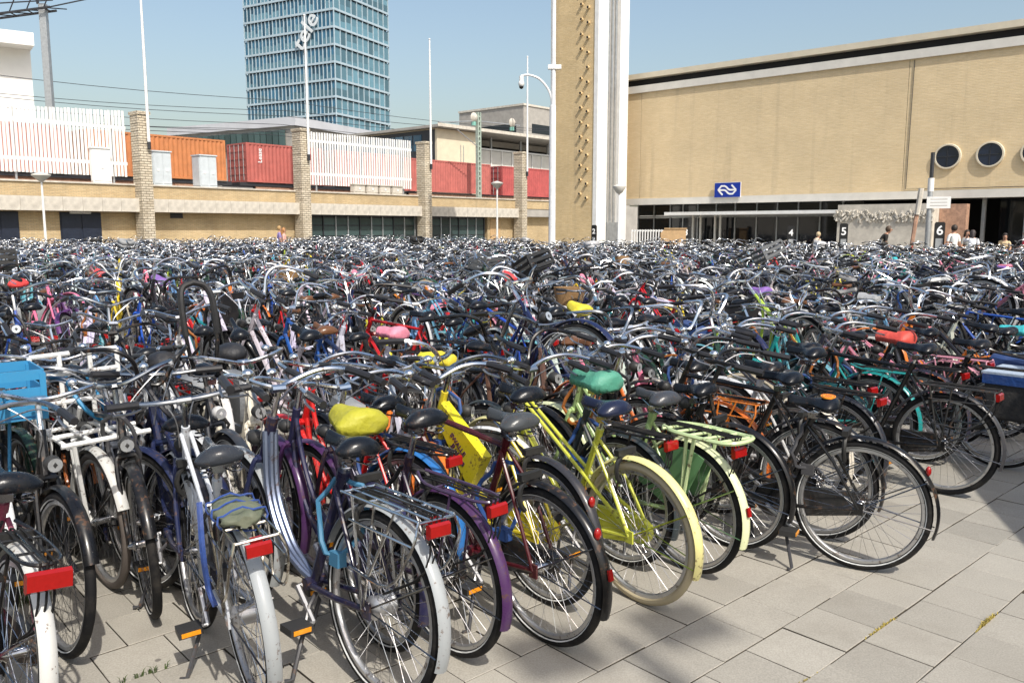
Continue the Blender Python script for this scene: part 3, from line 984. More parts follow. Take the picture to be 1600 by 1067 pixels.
# ------------------------------------------------------------------ station hall
st = thing('station_hall', 'long yellow brick station hall with flat roof and dark glazed ground floor', 'building', S0, A_STN)
SX0, SX1 = -0.6, 34.0
boxpart('wall', st, SX0, 0.70, 0, 0.5, 3.4, 9.05, 'brick_station')
boxpart('wall', st, 0.72, 14.38, 0, 0.5, 3.4, 9.05, 'brick_station')
boxpart('wall', st, 14.40, SX1, 0, 0.5, 3.4, 9.05, 'brick_station')
boxpart('expansion_joint', st, 0.70, 0.72, 0.02, 0.4, 3.4, 9.05, 'darkmetal')
boxpart('expansion_joint', st, 14.38, 14.40, 0.02, 0.4, 3.4, 9.05, 'darkmetal')
boxpart('cornice', st, SX0 - 0.05, SX1, -0.11, 0.5, 9.05, 9.42, 'cornice')
boxpart('clerestory', st, SX0, SX1, 0.25, 0.5, 9.42, 9.78, 'dark')
boxpart('roof', st, SX0 - 0.4, SX1, -0.18, 16, 9.78, 10.05, 'roof_edge')
boxpart('base_band', st, SX0, SX1, -0.05, 0.5, 3.06, 3.4, 'cornice')
boxpart('soffit', st, SX0, SX1, 0.52, 8.0, 3.2, 3.3, 'concrete2')
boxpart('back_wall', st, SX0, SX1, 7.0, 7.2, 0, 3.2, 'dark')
boxpart('floor', st, SX0, SX1, 0.4, 7.0, 0.0, 0.02, 'concrete2')
for k, x in enumerate([-0.3, 0.75, 1.8, 2.6, 3.5, 4.6, 5.7, 6.9, 8.0, 9.1, 10.2, 11.3]):
    xn = [-0.3, 0.75, 1.8, 2.6, 3.5, 4.6, 5.7, 6.9, 8.0, 9.1, 10.2, 11.3, 12.3][k + 1]
    boxpart('mullion', st, x, x + 0.07, 1.4, 1.55, 0, 3.2, 'galv')
    w = boxpart('window_pane', st, x + 0.08, xn - 0.01, 1.45, 1.48, 0.1, 2.35, 'glass_dark')
    boxpart('window_pane', st, x + 0.08, xn - 0.01, 1.45, 1.48, 2.5, 3.15, 'glass_dark')
    boxpart('transom', st, x + 0.075, xn - 0.005, 1.4, 1.5, 2.36, 2.48, 'galv')
cn = boxpart('canopy', st, 2.9, 12.2, -1.0, 1.3, 2.46, 2.62, 'white')
for x in (3.6, 4.05, 4.9, 5.2):
    boxpart('door_frame', st, x, x + 0.09, 0.7, 0.8, 0, 2.45, 'white')
for k, x in enumerate((17.4, 19.0, 20.8, 22.4, 24.0)):
    boxpart('column', st, x, x + 0.14, 1.0, 1.2, 0, 3.2, 'galv')
    boxpart('window_pane', st, x + 0.2, x + 1.5, 3.5, 3.55, 0, 3.1, 'glass_dark')
for k, x in enumerate((16.17, 17.78, 19.4, 21.0)):
    w = obj('round_window', MB().revolve((x, 0, 4.82), [(0.46, -0.13), (0.52, -0.13), (0.54, 0.0), (0.46, 0.0)], 36).mesh('round_window', ['roof_edge']), st)
    obj('pane', MB().revolve((x, -0.05, 4.82), [(0.0, 0), (0.46, 0)], 32, closed=False).mesh('pane', ['glass_navy']), w)
    obj('glazing_bar', MB().box(x - 0.012, x + 0.012, -0.075, -0.055, 4.4, 5.24).box(x - 0.42, x + 0.42, -0.078, -0.056, 4.81, 4.835).mesh('glazing_bar', ['darkmetal']), w)
obj('cable', MB().tube([(14.6, -0.03, 9.0), (14.55, -0.03, 3.5), (15.8, -0.03, 3.48), (SX1, -0.06, 3.42)], 0.015, 4).mesh('cable', ['darkmetal']), st)

sg = thing('railway_sign', 'blue railway sign with white double arrow on the station wall', 'sign', stp(6.05, -0.06), A_STN)
boxpart('panel', sg, -0.7, 0.7, -0.14, -0.06, 3.35, 4.07, 'sign_blue')
boxpart('frame', sg, -0.72, 0.72, -0.1, -0.05, 3.33, 4.09, 'white')
def ribbon(pts, w):
    P = [Vector((p[0], 0, p[1])) for p in pts]
    m = MB()
    L_, R_ = [], []
    for i, p in enumerate(P):
        a = P[max(0, i - 1)]
        b = P[min(len(P) - 1, i + 1)]
        t = (b - a).normalized()
        if 0 < i < len(P) - 1:
            t1, t2 = (p - a).normalized(), (b - p).normalized()
            t = (t1 + t2).normalized()
            k = 1 / max(0.5, t.dot(t1))
        else:
            k = 1
        n = Vector((-t.z, 0, t.x)) * w / 2 * k
        L_.append(p + n)
        R_.append(p - n)
    V = []
    for l, r in zip(L_, R_):
        V += [l, r, l + Vector((0, -0.012, 0)), r + Vector((0, -0.012, 0))]
    Fc = []
    for i in range(len(P) - 1):
        o = 4 * i
        Fc += [(o + 2, o + 3, o + 7, o + 6), (o, o + 2, o + 6, o + 4), (o + 1, o + 5, o + 7, o + 3)]
    return m.add(V, Fc)
half = [(0.34, 0.22), (0.50, 0.02), (0.16, 0.01), (0.06, 0.05), (-0.08, 0.21), (-0.16, 0.235), (-0.30, 0.235), (-0.50, 0.0), (-0.31, -0.235)]
up = [(-0.5, 0.0), (-0.32, 0.20), (-0.14, 0.20), (-0.06, 0.16), (0.08, 0.03), (0.16, 0.0), (0.44, 0.0)]
lo1 = [(0.5, 0.0), (0.32, -0.20), (0.14, -0.20), (0.06, -0.16), (-0.08, -0.03), (-0.16, 0.0), (-0.44, 0.0)]
tip1 = [(0.24, 0.25), (0.49, -0.01)]
tip2 = [(-0.24, -0.25), (-0.49, 0.01)]
for k, (pl, nm) in enumerate(((up, 'arrow'), (lo1, 'arrow'), (tip1, 'arrow_head'), (tip2, 'arrow_head'))):
    obj(nm, ribbon(pl, 0.085).mesh(nm, ['print_white']), sg, (0, -0.142 - 0.002 * k, 3.71))

# sculpted concrete block, number posts and street furniture by the station
cb = thing('concrete_block', 'pale concrete block with carved relief band in front of the station', 'monument', stp(12.2, -1.6), A_STN)
boxpart('block', cb, 0, 3.95, 0, 1.5, 0, 2.82, 'concrete')
boxpart('side_wall', cb, 3.96, 5.0, 0.9, 1.4, 0, 2.8, 'rust')
r = random.Random(5)
m = MB()
for k in range(130):
    x = -0.08 + 4.1 * k / 130 + r.uniform(-0.04, 0.04)
    z = r.uniform(2.1, 2.5)
    s = r.uniform(0.04, 0.08)
    M4 = Matrix.Translation((x, -0.03, z)) @ Matrix.Rotation(r.uniform(-0.9, 0.9), 4, 'Y') @ Matrix.Rotation(r.uniform(-0.4, 0.4), 4, 'X')
    m.box(-s * 0.5, s * 0.5, -r.uniform(0.01, 0.07), 0.04, -s * 1.8, s * 1.8, 0, M4)
obj('relief', m.mesh('relief', ['concrete']), cb)

def number_post(n, x, y, h, w, lab, rz=None):
    p = thing('number_post', lab, 'sign post', (x, y, 0), A_STN if rz is None else rz, 'numbered posts of the bicycle park')
    m = MB()
    ol = [(-w / 2, 0), (w / 2, 0), (w / 2, h - 0.06), (w / 2 - 0.05, h), (-w / 2 + 0.05, h), (-w / 2, h - 0.06)]
    m.prism(ol, -0.05, 0.05)
    obj('post', m.mesh('post', ['black']), p)
    boxpart('pictogram_panel', p, -w / 2 + 0.05, w / 2 - 0.05, -0.06, -0.051, 0.5, h - 0.62, 'galv')
    t = obj('number', text_mesh('number', str(n), w * 1.35, 'print_white', 0.003, 0.008), p, (0, -0.055, h - 0.33))
    t.rotation_euler = (pi / 2, 0, 0)
number_post(5, 13.2, 33.4, 1.98, 0.31, 'black post with a white number five before the concrete block', radians(-15))
number_post(6, 16.3, 32.0, 2.02, 0.36, 'black post with a white number six beside the sign pole', radians(-15))
number_post(4, 12.9, 38.8, 1.9, 0.3, 'black post with a white number four before the dark doors', radians(-15))
number_post(3, 8.75, 42.2, 1.9, 0.34, 'black post with a white number three beside the wooden counter', radians(-15))
number_post(2, 4.2, 42.9, 1.95, 0.26, 'narrow black post at the foot of the brick tower', radians(-30))

rl = thing('railing', 'white bar railing at the foot of the station left of the wooden counter', 'railing', (6.2, 43.6, 0), radians(-28))
for k in range(17):
    boxpart('bar', rl, k * 0.145, k * 0.145 + 0.06, 0, 0.03, 0.1, 1.72, 'white')
boxpart('rail', rl, -0.02, 2.45, 0.031, 0.07, 1.62, 1.70, 'white')
ct = thing('wooden_counter', 'tan wooden counter beside the white railing', 'counter', (8.0, 42.3, 0), radians(-15))
obj('body', MB().prism([(-0.5, 0), (0.75, 0), (0.75, 1.75), (-0.3, 1.75), (-0.5, 1.55)], 0, 0.8).mesh('body', ['wood']), ct)
boxpart('top', ct, -0.32, 0.8, -0.04, 0.84, 1.75, 1.8, 'wood')

sp_ = thing('sign_pole', 'grey pole with a white direction sign right of the concrete block', 'sign', (16.35, 33.0, 0), radians(-20))
obj('pole', MB().tube([(0, 0, 0), (0, 0, 3.3)], 0.1, 10).tube([(0, 0, 3.3), (0, 0, 4.6)], 0.055, 8).mesh('pole', ['galv']), sp_)
obj('spike', MB().tube([(0, 0, 3.7), (0, 0, 4.7)], 0.075, 8).mesh('spike', ['darkmetal']), sp_)
boxpart('sign_panel', sp_, -0.12, 0.72, -0.13, -0.101, 2.55, 3.0, 'white')
for z in (2.66, 2.78, 2.9):
    boxpart('text_line', sp_, 0.0, 0.6, -0.134, -0.131, z - 0.012, z + 0.012, 'concrete2')
obj('cap', MB().tube([(0, 0, 3.2), (0, 0, 3.72)], 0.115, 10).mesh('cap', ['white']), sp_)
lp = thing('leaning_post', 'reddish post leaning to the right in front of the concrete block', 'post', (15.35, 32.4, 0), 0)
obj('post', MB().tube([(0.0, 0, 0), (0.32, 0, 3.15)], [0.06, 0.09], 6).mesh('post', ['rust']), lp)
obj('sleeve', MB().tube([(0.235, -0.02, 2.3), (0.34, -0.02, 3.3)], 0.1, 8).mesh('sleeve', ['concrete']), lp)

def lamp(name, lab, x, y, h, topw):
    l = thing(name, lab, 'street lamp', (x, y, 0), 0, 'street lamps')
    obj('pole', MB().tube([(0, 0, 0), (0, 0, h * 0.35), (0, 0, h)], [0.075, 0.06, 0.045], 8).mesh('pole', ['white']), l)
    m = MB()
    n = 16
    V, Fc = [], []
    prof = [(0.05, 0.0), (0.14, 0.06), (topw, 0.3), (topw, 0.36), (0.03, 0.46)]
    for (rr, zz) in prof:
        for k in range(n):
            V.append((rr * cos(2 * pi * k / n), rr * sin(2 * pi * k / n), h - 0.05 + zz))
    for i in range(len(prof) - 1):
        for k in range(n):
            Fc.append((i * n + k, i * n + (k + 1) % n, (i + 1) * n + (k + 1) % n, (i + 1) * n + k))
    Fc.append(tuple((len(prof) - 1) * n + k for k in range(n)))
    m.add(V, Fc)
    obj('lamp_head', m.mesh('lamp_head', ['cornice']), l)
    return l
lamp('street_lamp', 'slim white street lamp in front of the left slat fence', -22.25, 40, 4.0, 0.42)
lamp('street_lamp', 'slim white street lamp before the fourth stone pillar', -0.9, 51, 4.2, 0.36)
lamp('street_lamp', 'slim white street lamp at the foot of the white tower fins', 4.95, 39.0, 3.4, 0.3)

cp = thing('camera_pole', 'tall grey pole with a curved arm and dome camera beside the brick tower', 'camera pole', (1.62, 34.0, 0), 0)
obj('pole', MB().tube([(0, 0, 0), (0, 0, 6.6), (0.02, 0, 6.62), (0.02, 0, 12.5)], [0.145, 0.125, 0.09, 0.08], 12).mesh('pole', ['pole']), cp)
obj('arm', MB().tube(catmull([(0, 0, 6.4), (-0.12, 0, 7.1), (-0.5, 0, 7.6), (-0.95, 0, 7.78), (-1.25, 0, 7.75)], 5), 0.045, 8).mesh('arm', ['pole']), cp)
cm = obj('camera', MB().tube([(-1.25, 0, 7.75), (-1.25, 0, 7.5)], 0.09, 10).sphere((-1.25, 0, 7.45), 0.12, 12, 8, 0, (1, 1, 1.2)).mesh('camera', ['white']), cp)
obj('dome', MB().sphere((-1.25, 0, 7.33), 0.09, 12, 8).mesh('dome', ['black']), cm)
boxpart('bracket', cp, -0.2, 0.32, -0.12, 0.12, 8.0, 8.16, 'white')

# unseen lamp shape added behind the camera to cast soft shade on the paving
tl = thing('street_lamp', 'tall unseen lamp with two flat heads, added to cast shade on the paving', 'street lamp', (5.0, -5.55, 0), radians(25), 'street lamps')
obj('pole', MB().tube([(0, 0, 0), (0, 0, 12.0)], [0.1, 0.06], 10).mesh('pole', ['pole']), tl)
for s in (-1, 1):
    obj('lamp_head', MB().box(s * 0.12, s * 0.52, -0.15, 0.15, 11.95, 12.06).mesh('lamp_head', ['pole']), tl)

# made-up flat roofed block out of view, added to cast shade on the paving
kd = Vector((0.26, 0.965, 0)).normalized()
ks = thing('shade_block', 'unseen flat roofed grey block added to cast shade on the paving', 'shade_block', (4.02, 2.0, 0), math.atan2(kd.y, kd.x))
boxpart('wall', ks, 0.1, 3.0, -2.6, -0.1, 0, 2.95, 'concrete2')
boxpart('roof', ks, 0, 3.1, -2.7, 0, 2.95, 3.1, 'darkmetal')
boxpart('shutter', ks, 0.4, 2.6, -0.099, -0.05, 0.9, 2.3, 'galv')

# ------------------------------------------------------------------ people
def person(x, y, rz, label, h=1.72, shirt=(0.6, 0.6, 0.6), pants=(0.05, 0.06, 0.1), hair=(0.05, 0.03, 0.02), arms='down', bend=0.0, long_hair=False, group='people at the station', stripes=False):
    p = thing('person', label, 'person', (x, y, 0), rz, group)
    k = h / 1.72
    def B(v):                                  # bend the upper body forward (+x) about the hips
        v = Vector(v)
        if v.z > 0.9:
            d = v - Vector((0, 0, 0.9))
            v = Vector((0, 0, 0.9)) + Matrix.Rotation(bend, 3, 'Y') @ d
        return v * k
    J = {}
    verts, rad, edges, region = [], [], [], []
    def jv(name, co, r, par=None, raw=False):
        J[name] = len(verts)
        verts.append(B(co) if not raw else Vector(co) * k)
        rad.append(r * k)
        if par is not None:
            edges.append((J[par], J[name]))
    jv('pel', (0, 0, 0.92), (0.15)); jv('waist', (0, 0, 1.08), 0.125, 'pel'); jv('chest', (0.0, 0, 1.27), 0.15, 'waist')
    jv('shl', (0, 0, 1.41), 0.09, 'chest'); jv('neck', (0.01, 0, 1.49), 0.052, 'shl'); jv('jaw', (0.03, 0, 1.55), 0.07, 'neck'); jv('head', (0.02, 0, 1.63), 0.095, 'jaw'); jv('top', (0.0, 0, 1.70), 0.065, 'head')
    for s, sfx in ((1, 'L'), (-1, 'R')):
        jv('sh' + sfx, (0, s * 0.17, 1.39), 0.065, 'shl')
        if arms == 'down':
            e, w, hd = (0.0, s * 0.23, 1.12), (0.08, s * 0.24, 0.90), (0.11, s * 0.24, 0.80)
        elif arms == 'forward':
            e, w, hd = (0.10, s * 0.21, 1.14), (0.33, s * 0.15, 1.08), (0.42, s * 0.13, 1.08)
        else:                                  # one hand to the head
            e, w, hd = ((0.2, s * 0.28, 1.35), (0.12, s * 0.16, 1.58), (0.08, s * 0.12, 1.63)) if s > 0 else ((0.0, s * 0.23, 1.12), (0.08, s * 0.24, 0.90), (0.11, s * 0.24, 0.80))
        jv('el' + sfx, e, 0.045, 'sh' + sfx); jv('wr' + sfx, w, 0.032, 'el' + sfx); jv('ha' + sfx, hd, 0.034, 'wr' + sfx)
        jv('hip' + sfx, (0, s * 0.09, 0.86), 0.1, 'pel', True); jv('kn' + sfx, (0.03, s * 0.1, 0.48), 0.062, 'hip' + sfx, True)
        jv('an' + sfx, (0.0, s * 0.1, 0.09), 0.042, 'kn' + sfx, True); jv('toe' + sfx, (0.14, s * 0.11, 0.035), 0.035, 'an' + sfx, True)
    me = bpy.data.meshes.new('body')
    me.from_pydata(verts, edges, [])
    b = bpy.data.objects.new('body', me)
    COL.objects.link(b)
    md = b.modifiers.new('skin', 'SKIN')
    md.use_smooth_shade = True
    for i, sv in enumerate(me.skin_vertices[0].data):
        sv.radius = (rad[i], rad[i])
        sv.use_root = (i == 0)
    sd = b.modifiers.new('sub', 'SUBSURF')
    sd.levels = sd.render_levels = 1
    dg = bpy.context.evaluated_depsgraph_get()
    me2 = bpy.data.meshes.new_from_object(b.evaluated_get(dg))
    bpy.data.objects.remove(b)
    bpy.data.meshes.remove(me)
    me2.materials.clear()
    ms = [MAT['skin'], simple('shirt', shirt, 0.85, var=0.15, scale=12), simple('trousers', pants, 0.85, var=0.15, scale=12), MAT['black']]
    for m_ in ms:
        me2.materials.append(m_)
    joints = [(verts[J[n]], c) for n, c in (('pel', 2), ('waist', 1), ('chest', 1), ('shl', 1), ('neck', 0), ('jaw', 0), ('head', 0), ('top', 0), ('shL', 1), ('shR', 1), ('elL', 0), ('elR', 0), ('wrL', 0), ('wrR', 0), ('haL', 0), ('haR', 0), ('hipL', 2), ('hipR', 2), ('knL', 2), ('knR', 2), ('anL', 2), ('anR', 2), ('toeL', 3), ('toeR', 3))]
    joints += [((verts[J['sh' + s]] * 0.5 + verts[J['el' + s]] * 0.5), 1) for s in 'LR']
    joints += [((verts[J['hip' + s]] * 0.5 + verts[J['kn' + s]] * 0.5), 2) for s in 'LR'] + [((verts[J['an' + s]] * 0.5 + verts[J['kn' + s]] * 0.5), 2) for s in 'LR']
    for pl in me2.polygons:
        c = pl.center
        pl.material_index = min(joints, key=lambda q: (q[0] - c).length)[1]
        pl.use_smooth = True
    obj('body', me2, p)
    hm = MB()
    hc = verts[J['head']]
    hm.sphere((0, 0, 0), 0.112 * k, 12, 8, 0, (1.0, 0.92, 1.1))
    hm.v = [(v[0] - 0.025 * k, v[1], v[2] + 0.03 * k) for v in hm.v]
    keep = [i for i, f in enumerate(hm.f) if not (np.mean([hm.v[q][0] for q in f]) > 0.035 * k and np.mean([hm.v[q][2] for q in f]) < 0.075 * k) and np.mean([hm.v[q][2] for q in f]) > -0.06 * k]
    hm.f = [hm.f[i] for i in keep]
    hm.m = [0] * len(hm.f)
    if long_hair:
        hm.tube([(-0.06 * k, 0, 0.02), (-0.10 * k, 0, -0.10 * k), (-0.10 * k, 0, -0.26 * k)], [0.085 * k, 0.08 * k, 0.04 * k], 8)
    ho = obj('hair', hm.mesh('hair', [simple('hair', hair, 0.6, var=0.3, scale=30)]), p, hc)
    fm = MB()
    fm.sphere((0.092 * k, 0, -0.005), 0.018 * k, 6, 4, 0, (1, 0.8, 1.4))
    fo = obj('nose', fm.mesh('nose', ['skin']), p, hc)
    em = MB()
    for s in (-1, 1):
        em.sphere((0.083 * k, s * 0.035 * k, 0.012 * k), 0.011 * k, 6, 4)
    em.box(0.072 * k, 0.09 * k, -0.022 * k, 0.022 * k, -0.058 * k, -0.05 * k)
    obj('eyes', em.mesh('eyes', ['black']), p, hc)
    return p
person(-12.25, 44.2, radians(20), 'person in a violet top walking behind the bicycles, half hidden by the striped one', 1.86, (0.25, 0.2, 0.42), (0.3, 0.32, 0.4), (0.4, 0.25, 0.1), group='people walking by the railway building')
person(-11.75, 43.2, radians(10), 'person with long fair hair and pink top walking by the railway building', 1.76, (0.62, 0.36, 0.3), (0.65, 0.6, 0.6), (0.42, 0.2, 0.07), long_hair=True, group='people walking by the railway building')
person(14.55, 33.2, radians(-15), 'person in a black shirt bending forward in front of the concrete block', 1.9, (0.02, 0.018, 0.015), (0.03, 0.03, 0.03), (0.08, 0.05, 0.03), 'forward', 0.42)
person(16.65, 31.6, radians(95), 'person in a white shirt and blue shorts standing beside post six', 1.86, (0.75, 0.77, 0.75), (0.02, 0.05, 0.4), (0.03, 0.02, 0.015))
person(16.75, 30.5, radians(60), 'person in a white top raising one hand to the head', 1.7, (0.75, 0.75, 0.77), (0.2, 0.22, 0.3), (0.04, 0.03, 0.03), 'head', 0.25, True)
person(18.35, 31.2, radians(-120), 'person in a sand coloured top leaning over the bicycles', 1.58, (0.6, 0.46, 0.28), (0.1, 0.1, 0.12), (0.02, 0.015, 0.015), 'forward', 0.2, True)
person(19.2, 31.3, radians(150), 'person in a red top at the right edge before the entrance', 1.68, (0.5, 0.03, 0.07), (0.03, 0.03, 0.04), (0.02, 0.015, 0.01), 'forward')
person(13.1, 36.3, radians(20), 'person with grey fair hair in a beige coat before the doors', 1.62, (0.62, 0.52, 0.4), (0.3, 0.28, 0.25), (0.5, 0.4, 0.25), 'forward', 0.3)
person(17.9, 33.0, radians(-80), 'person in a grey patterned dress standing in the station shade', 1.68, (0.3, 0.3, 0.28), (0.25, 0.25, 0.24), (0.03, 0.02, 0.015), 'down', 0.0, True)
# ------------------------------------------------------------------ bicycles: local x = forwards, rear hub at x 0, front hub at x WB
R_W = 0.345
WB = 1.10
BB = (0.46, 0.0, 0.29)
AX0 = Vector((WB - 0.06 * 0.927, 0, R_W - 0.06 * 0.375))      # foot of the steering axis
AXD = Vector((-0.375, 0, 0.927))
def ax(t, y=0.0):
    p = AX0 + AXD * t
    return Vector((p.x, y, p.z))
CROWN, HTOP, STEM = ax(0.42), ax(0.62), ax(0.76)
SEAT_D = Vector((-0.375, 0, 0.927))
def seat_at(z):
    t = (z - BB[2]) / 0.927
    return Vector((BB[0] - 0.375 * t, 0, z))

def f_stays(m, n, r=0.0095, top=0.74, thick=1.0):
    sp = seat_at(top)
    for s in (-1, 1):
        m.tube([(BB[0] - 0.03, s * 0.03, BB[2]), (0.2, s * 0.055, 0.315), (0.0, s * 0.065, R_W)], r * 1.15, n)
        m.tube([(sp.x, s * 0.022, sp.z), (0.13, s * 0.058, top - 0.17), (0.0, s * 0.068, R_W)], r * 0.9, n)
        m.box(-0.025, 0.02, s * 0.062, s * 0.072, R_W - 0.03, R_W + 0.03)
def f_common(m, n, r=0.0165, seat_top=0.80):
    m.tube([BB, seat_at(seat_top)], r, n)
    m.tube([ax(0.43), ax(0.63)], r * 1.25, n)
    m.tube([(BB[0], -0.045, BB[2]), (BB[0], 0.045, BB[2])], 0.026, max(6, n))
    sp = seat_at(seat_top)
    m.tube([sp - SEAT_D * 0.03, sp + SEAT_D * 0.01], r * 1.3, n)

def frame_mesh(kind, n):
    m = MB()
    q = 6 if n > 5 else 3
    if kind == 'oma':
        f_common(m, n)
        m.tube(catmull([ax(0.59), (0.775, 0, 0.70), (0.67, 0, 0.525), (0.54, 0, 0.425), tuple(seat_at(0.40))], q), 0.013, n)
        m.tube(catmull([ax(0.46), (0.835, 0, 0.585), (0.735, 0, 0.43), (0.60, 0, 0.325), BB], q), 0.0145, n)
        m.tube([(0.655, 0, 0.515), (0.69, 0, 0.39)], 0.009, n)
        f_stays(m, n)
    elif kind == 'opa':
        f_common(m, n, 0.016, 0.86)
        m.tube([ax(0.60), seat_at(0.83)], 0.0145, n)
        m.tube([ax(0.47), BB], 0.016, n)
        f_stays(m, n, top=0.81)
    elif kind == 'step':
        f_common(m, n, 0.018)
        m.tube([ax(0.60), seat_at(0.47)], 0.0175, n)
        m.tube([ax(0.47), BB], 0.019, n)
        f_stays(m, n, 0.011)
    elif kind == 'low':
        f_common(m, n, 0.019, 0.76)
        m.tube(catmull([ax(0.54), (0.80, 0, 0.6), (0.70, 0, 0.42), (0.58, 0, 0.335), BB], q), 0.026, n)
        f_stays(m, n, 0.011, 0.70)
    elif kind == 'mixte':
        f_common(m, n, 0.0155)
        m.tube([ax(0.47), BB], 0.016, n)
        for s in (-1, 1):
            m.tube([ax(0.59, s * 0.02), tuple(seat_at(0.56) + Vector((0, s * 0.024, 0))), (0, s * 0.066, R_W + 0.02)], 0.0095, n)
        f_stays(m, n)
    elif kind == 'sport':
        f_common(m, n, 0.019, 0.76)
        m.tube([ax(0.58), seat_at(0.70)], 0.021, n)
        m.tube([ax(0.47), BB], 0.025, n)
        f_stays(m, n, 0.012, 0.70)
    elif kind == 'triple':
        f_common(m, n, 0.02, 0.78)
        m.tube(catmull([ax(0.48), (0.805, 0, 0.545), (0.685, 0, 0.385), (0.56, 0, 0.318), BB], q), 0.012, n)
        f_stays(m, n, 0.011, 0.72)
    return m

def fork_mesh(kind, n):
    m = MB()
    m.tube([ax(0.40), ax(0.72)], 0.0125, n)
    if kind == 'susp':
        for s in (-1, 1):
            m.tube([ax(0.40, s * 0.055), ax(0.20, s * 0.055)], 0.015, n)
            m.tube([ax(0.24, s * 0.055), ax(0.02, s * 0.056), (WB, s * 0.054, R_W)], 0.021, n)
        m.tube([ax(0.41, -0.06), ax(0.41, 0.06)], 0.02, n)
    else:
        for s in (-1, 1):
            m.tube(catmull([ax(0.42, s * 0.02), ax(0.40, s * 0.045), ax(0.2, s * 0.05), ax(0.07, s * 0.05), (WB - 0.02, s * 0.05, R_W + 0.02), (WB, s * 0.05, R_W)], 4 if n > 5 else 2), 0.0115, n)
        m.tube([ax(0.42, -0.035), ax(0.42, 0.035)], 0.019, n)
    return m

BARS = {
    'swept': [(0.765, 0, 1.035), (0.80, 0.055, 1.045), (0.805, 0.15, 1.07), (0.75, 0.235, 1.085), (0.64, 0.275, 1.075), (0.46, 0.29, 1.05)],
    'city': [(0.77, 0, 1.03), (0.795, 0.07, 1.05), (0.775, 0.19, 1.095), (0.70, 0.275, 1.105), (0.55, 0.315, 1.085)],
    'flat': [(0.78, 0, 1.03), (0.785, 0.1, 1.032), (0.765, 0.2, 1.045), (0.735, 0.31, 1.055)],
    'high': [(0.77, 0, 0.99), (0.80, 0.06, 1.0), (0.825, 0.12, 1.12), (0.79, 0.2, 1.175), (0.66, 0.265, 1.165), (0.47, 0.285, 1.135)],
    'loop': [(0.77, 0, 1.0), (0.80, 0.06, 1.03), (0.80, 0.085, 1.2), (0.77, 0.085, 1.38), (0.74, 0.062, 1.46), (0.73, 0.0, 1.485)],
}
def bar_side(kind, s, q):
    return catmull([(p[0], p[1] * s, p[2]) for p in BARS[kind]], q)
def bar_mesh(kind, n):
    m = MB()
    q = 6 if n > 5 else 3
    for s in (-1, 1):
        m.tube(bar_side(kind, s, q), 0.0115, n)
    b0 = Vector(BARS[kind][0])
    m.tube([ax(0.62), ax(0.735), b0], 0.0135, n)
    m.tube([b0 + Vector((0, -0.03, 0)), b0 + Vector((0, 0.03, 0))], 0.018, n)
    return m
def grip_mesh(kind, s, n):
    P = bar_side(kind, s, 8)
    L, out = 0.0, [P[-1]]
    for a, b in zip(P[::-1][:-1], P[::-1][1:]):
        L += (a - b).length
        out.append(b)
        if L > (0.125 if kind != 'loop' else 0.34):
            break
    e = (P[-1] - P[-2]).normalized()
    out.insert(0, P[-1] + e * 0.006)
    m = MB().tube(out, 0.0175, n)
    return m
def lever_mesh(kind, s, n):
    P = bar_side(kind, s, 8)
    L = 0
    for a, b in zip(P[::-1][:-1], P[::-1][1:]):
        L += (a - b).length
        if L > 0.15:
            c = b
            break
    t = (P[-1] - c).normalized()
    dn = Vector((0.55, 0.0, -0.55))
    m = MB()
    m.tube([c, c + dn * 0.04], 0.012, n)
    m.tube(catmull([c + dn * 0.04, c + dn * 0.075 + t * 0.05, c + dn * 0.085 + t * 0.13], 3), 0.006, n)
    m.tube(catmull([c + dn * 0.03, c + Vector((0.12, -s * 0.08, -0.02)), (0.86, 0.03 * s, 0.93), (0.87, 0.025 * s, 0.80)], 5), 0.0032, 4)
    return m

def wheel_parts(seg, n, spokes):
    """tyre, rim, spokes with hub, centred on the hub."""
    rt_, rr_ = 0.0205, R_W - 0.0205
    ty = MB()
    prof = [(rr_ + rt_ * cos(2 * pi * k / n), rt_ * sin(2 * pi * k / n)) for k in range(n)]
    ty.revolve((0, 0, 0), prof, seg)
    if seg >= 30:
        for s in (-1, 1):
            ty.revolve((0, 0, 0), [(rr_ - 0.0125, s * 0.0176), (rr_ - 0.0075, s * 0.0205)], seg, 1, closed=False)
    rim = MB()
    ri = rr_ - rt_ + 0.004
    rim.revolve((0, 0, 0), [(ri, -0.012), (ri, 0.012), (ri - 0.014, 0.0125), (ri - 0.02, 0.005), (ri - 0.02, -0.005), (ri - 0.014, -0.0125)], seg)
    sp = MB()
    sp.revolve((0, 0, 0), [(0.009, -0.062), (0.016, -0.045), (0.026, -0.035), (0.018, -0.028), (0.018, 0.028), (0.026, 0.035), (0.016, 0.045), (0.009, 0.062)], 12 if seg > 30 else 6, closed=False)
    for k in range(spokes):
        a = 2 * pi * k / spokes
        s = 1 if k % 2 else -1
        b = a + (0.42 if (k // 2) % 2 else -0.42)
        p0 = Vector((0.024 * cos(b * 1.0 + (1.0 if (k // 2) % 2 else -1.0)), s * 0.033, 0.024 * sin(b * 1.0 + (1.0 if (k // 2) % 2 else -1.0))))
        p1 = Vector(((ri - 0.015) * cos(a), 0, (ri - 0.015) * sin(a)))
        sp.tube([p0, p1], 0.0011 if seg > 50 else (0.0014 if seg > 30 else 0.0026), 3, cap=False)
    return ty, rim, sp

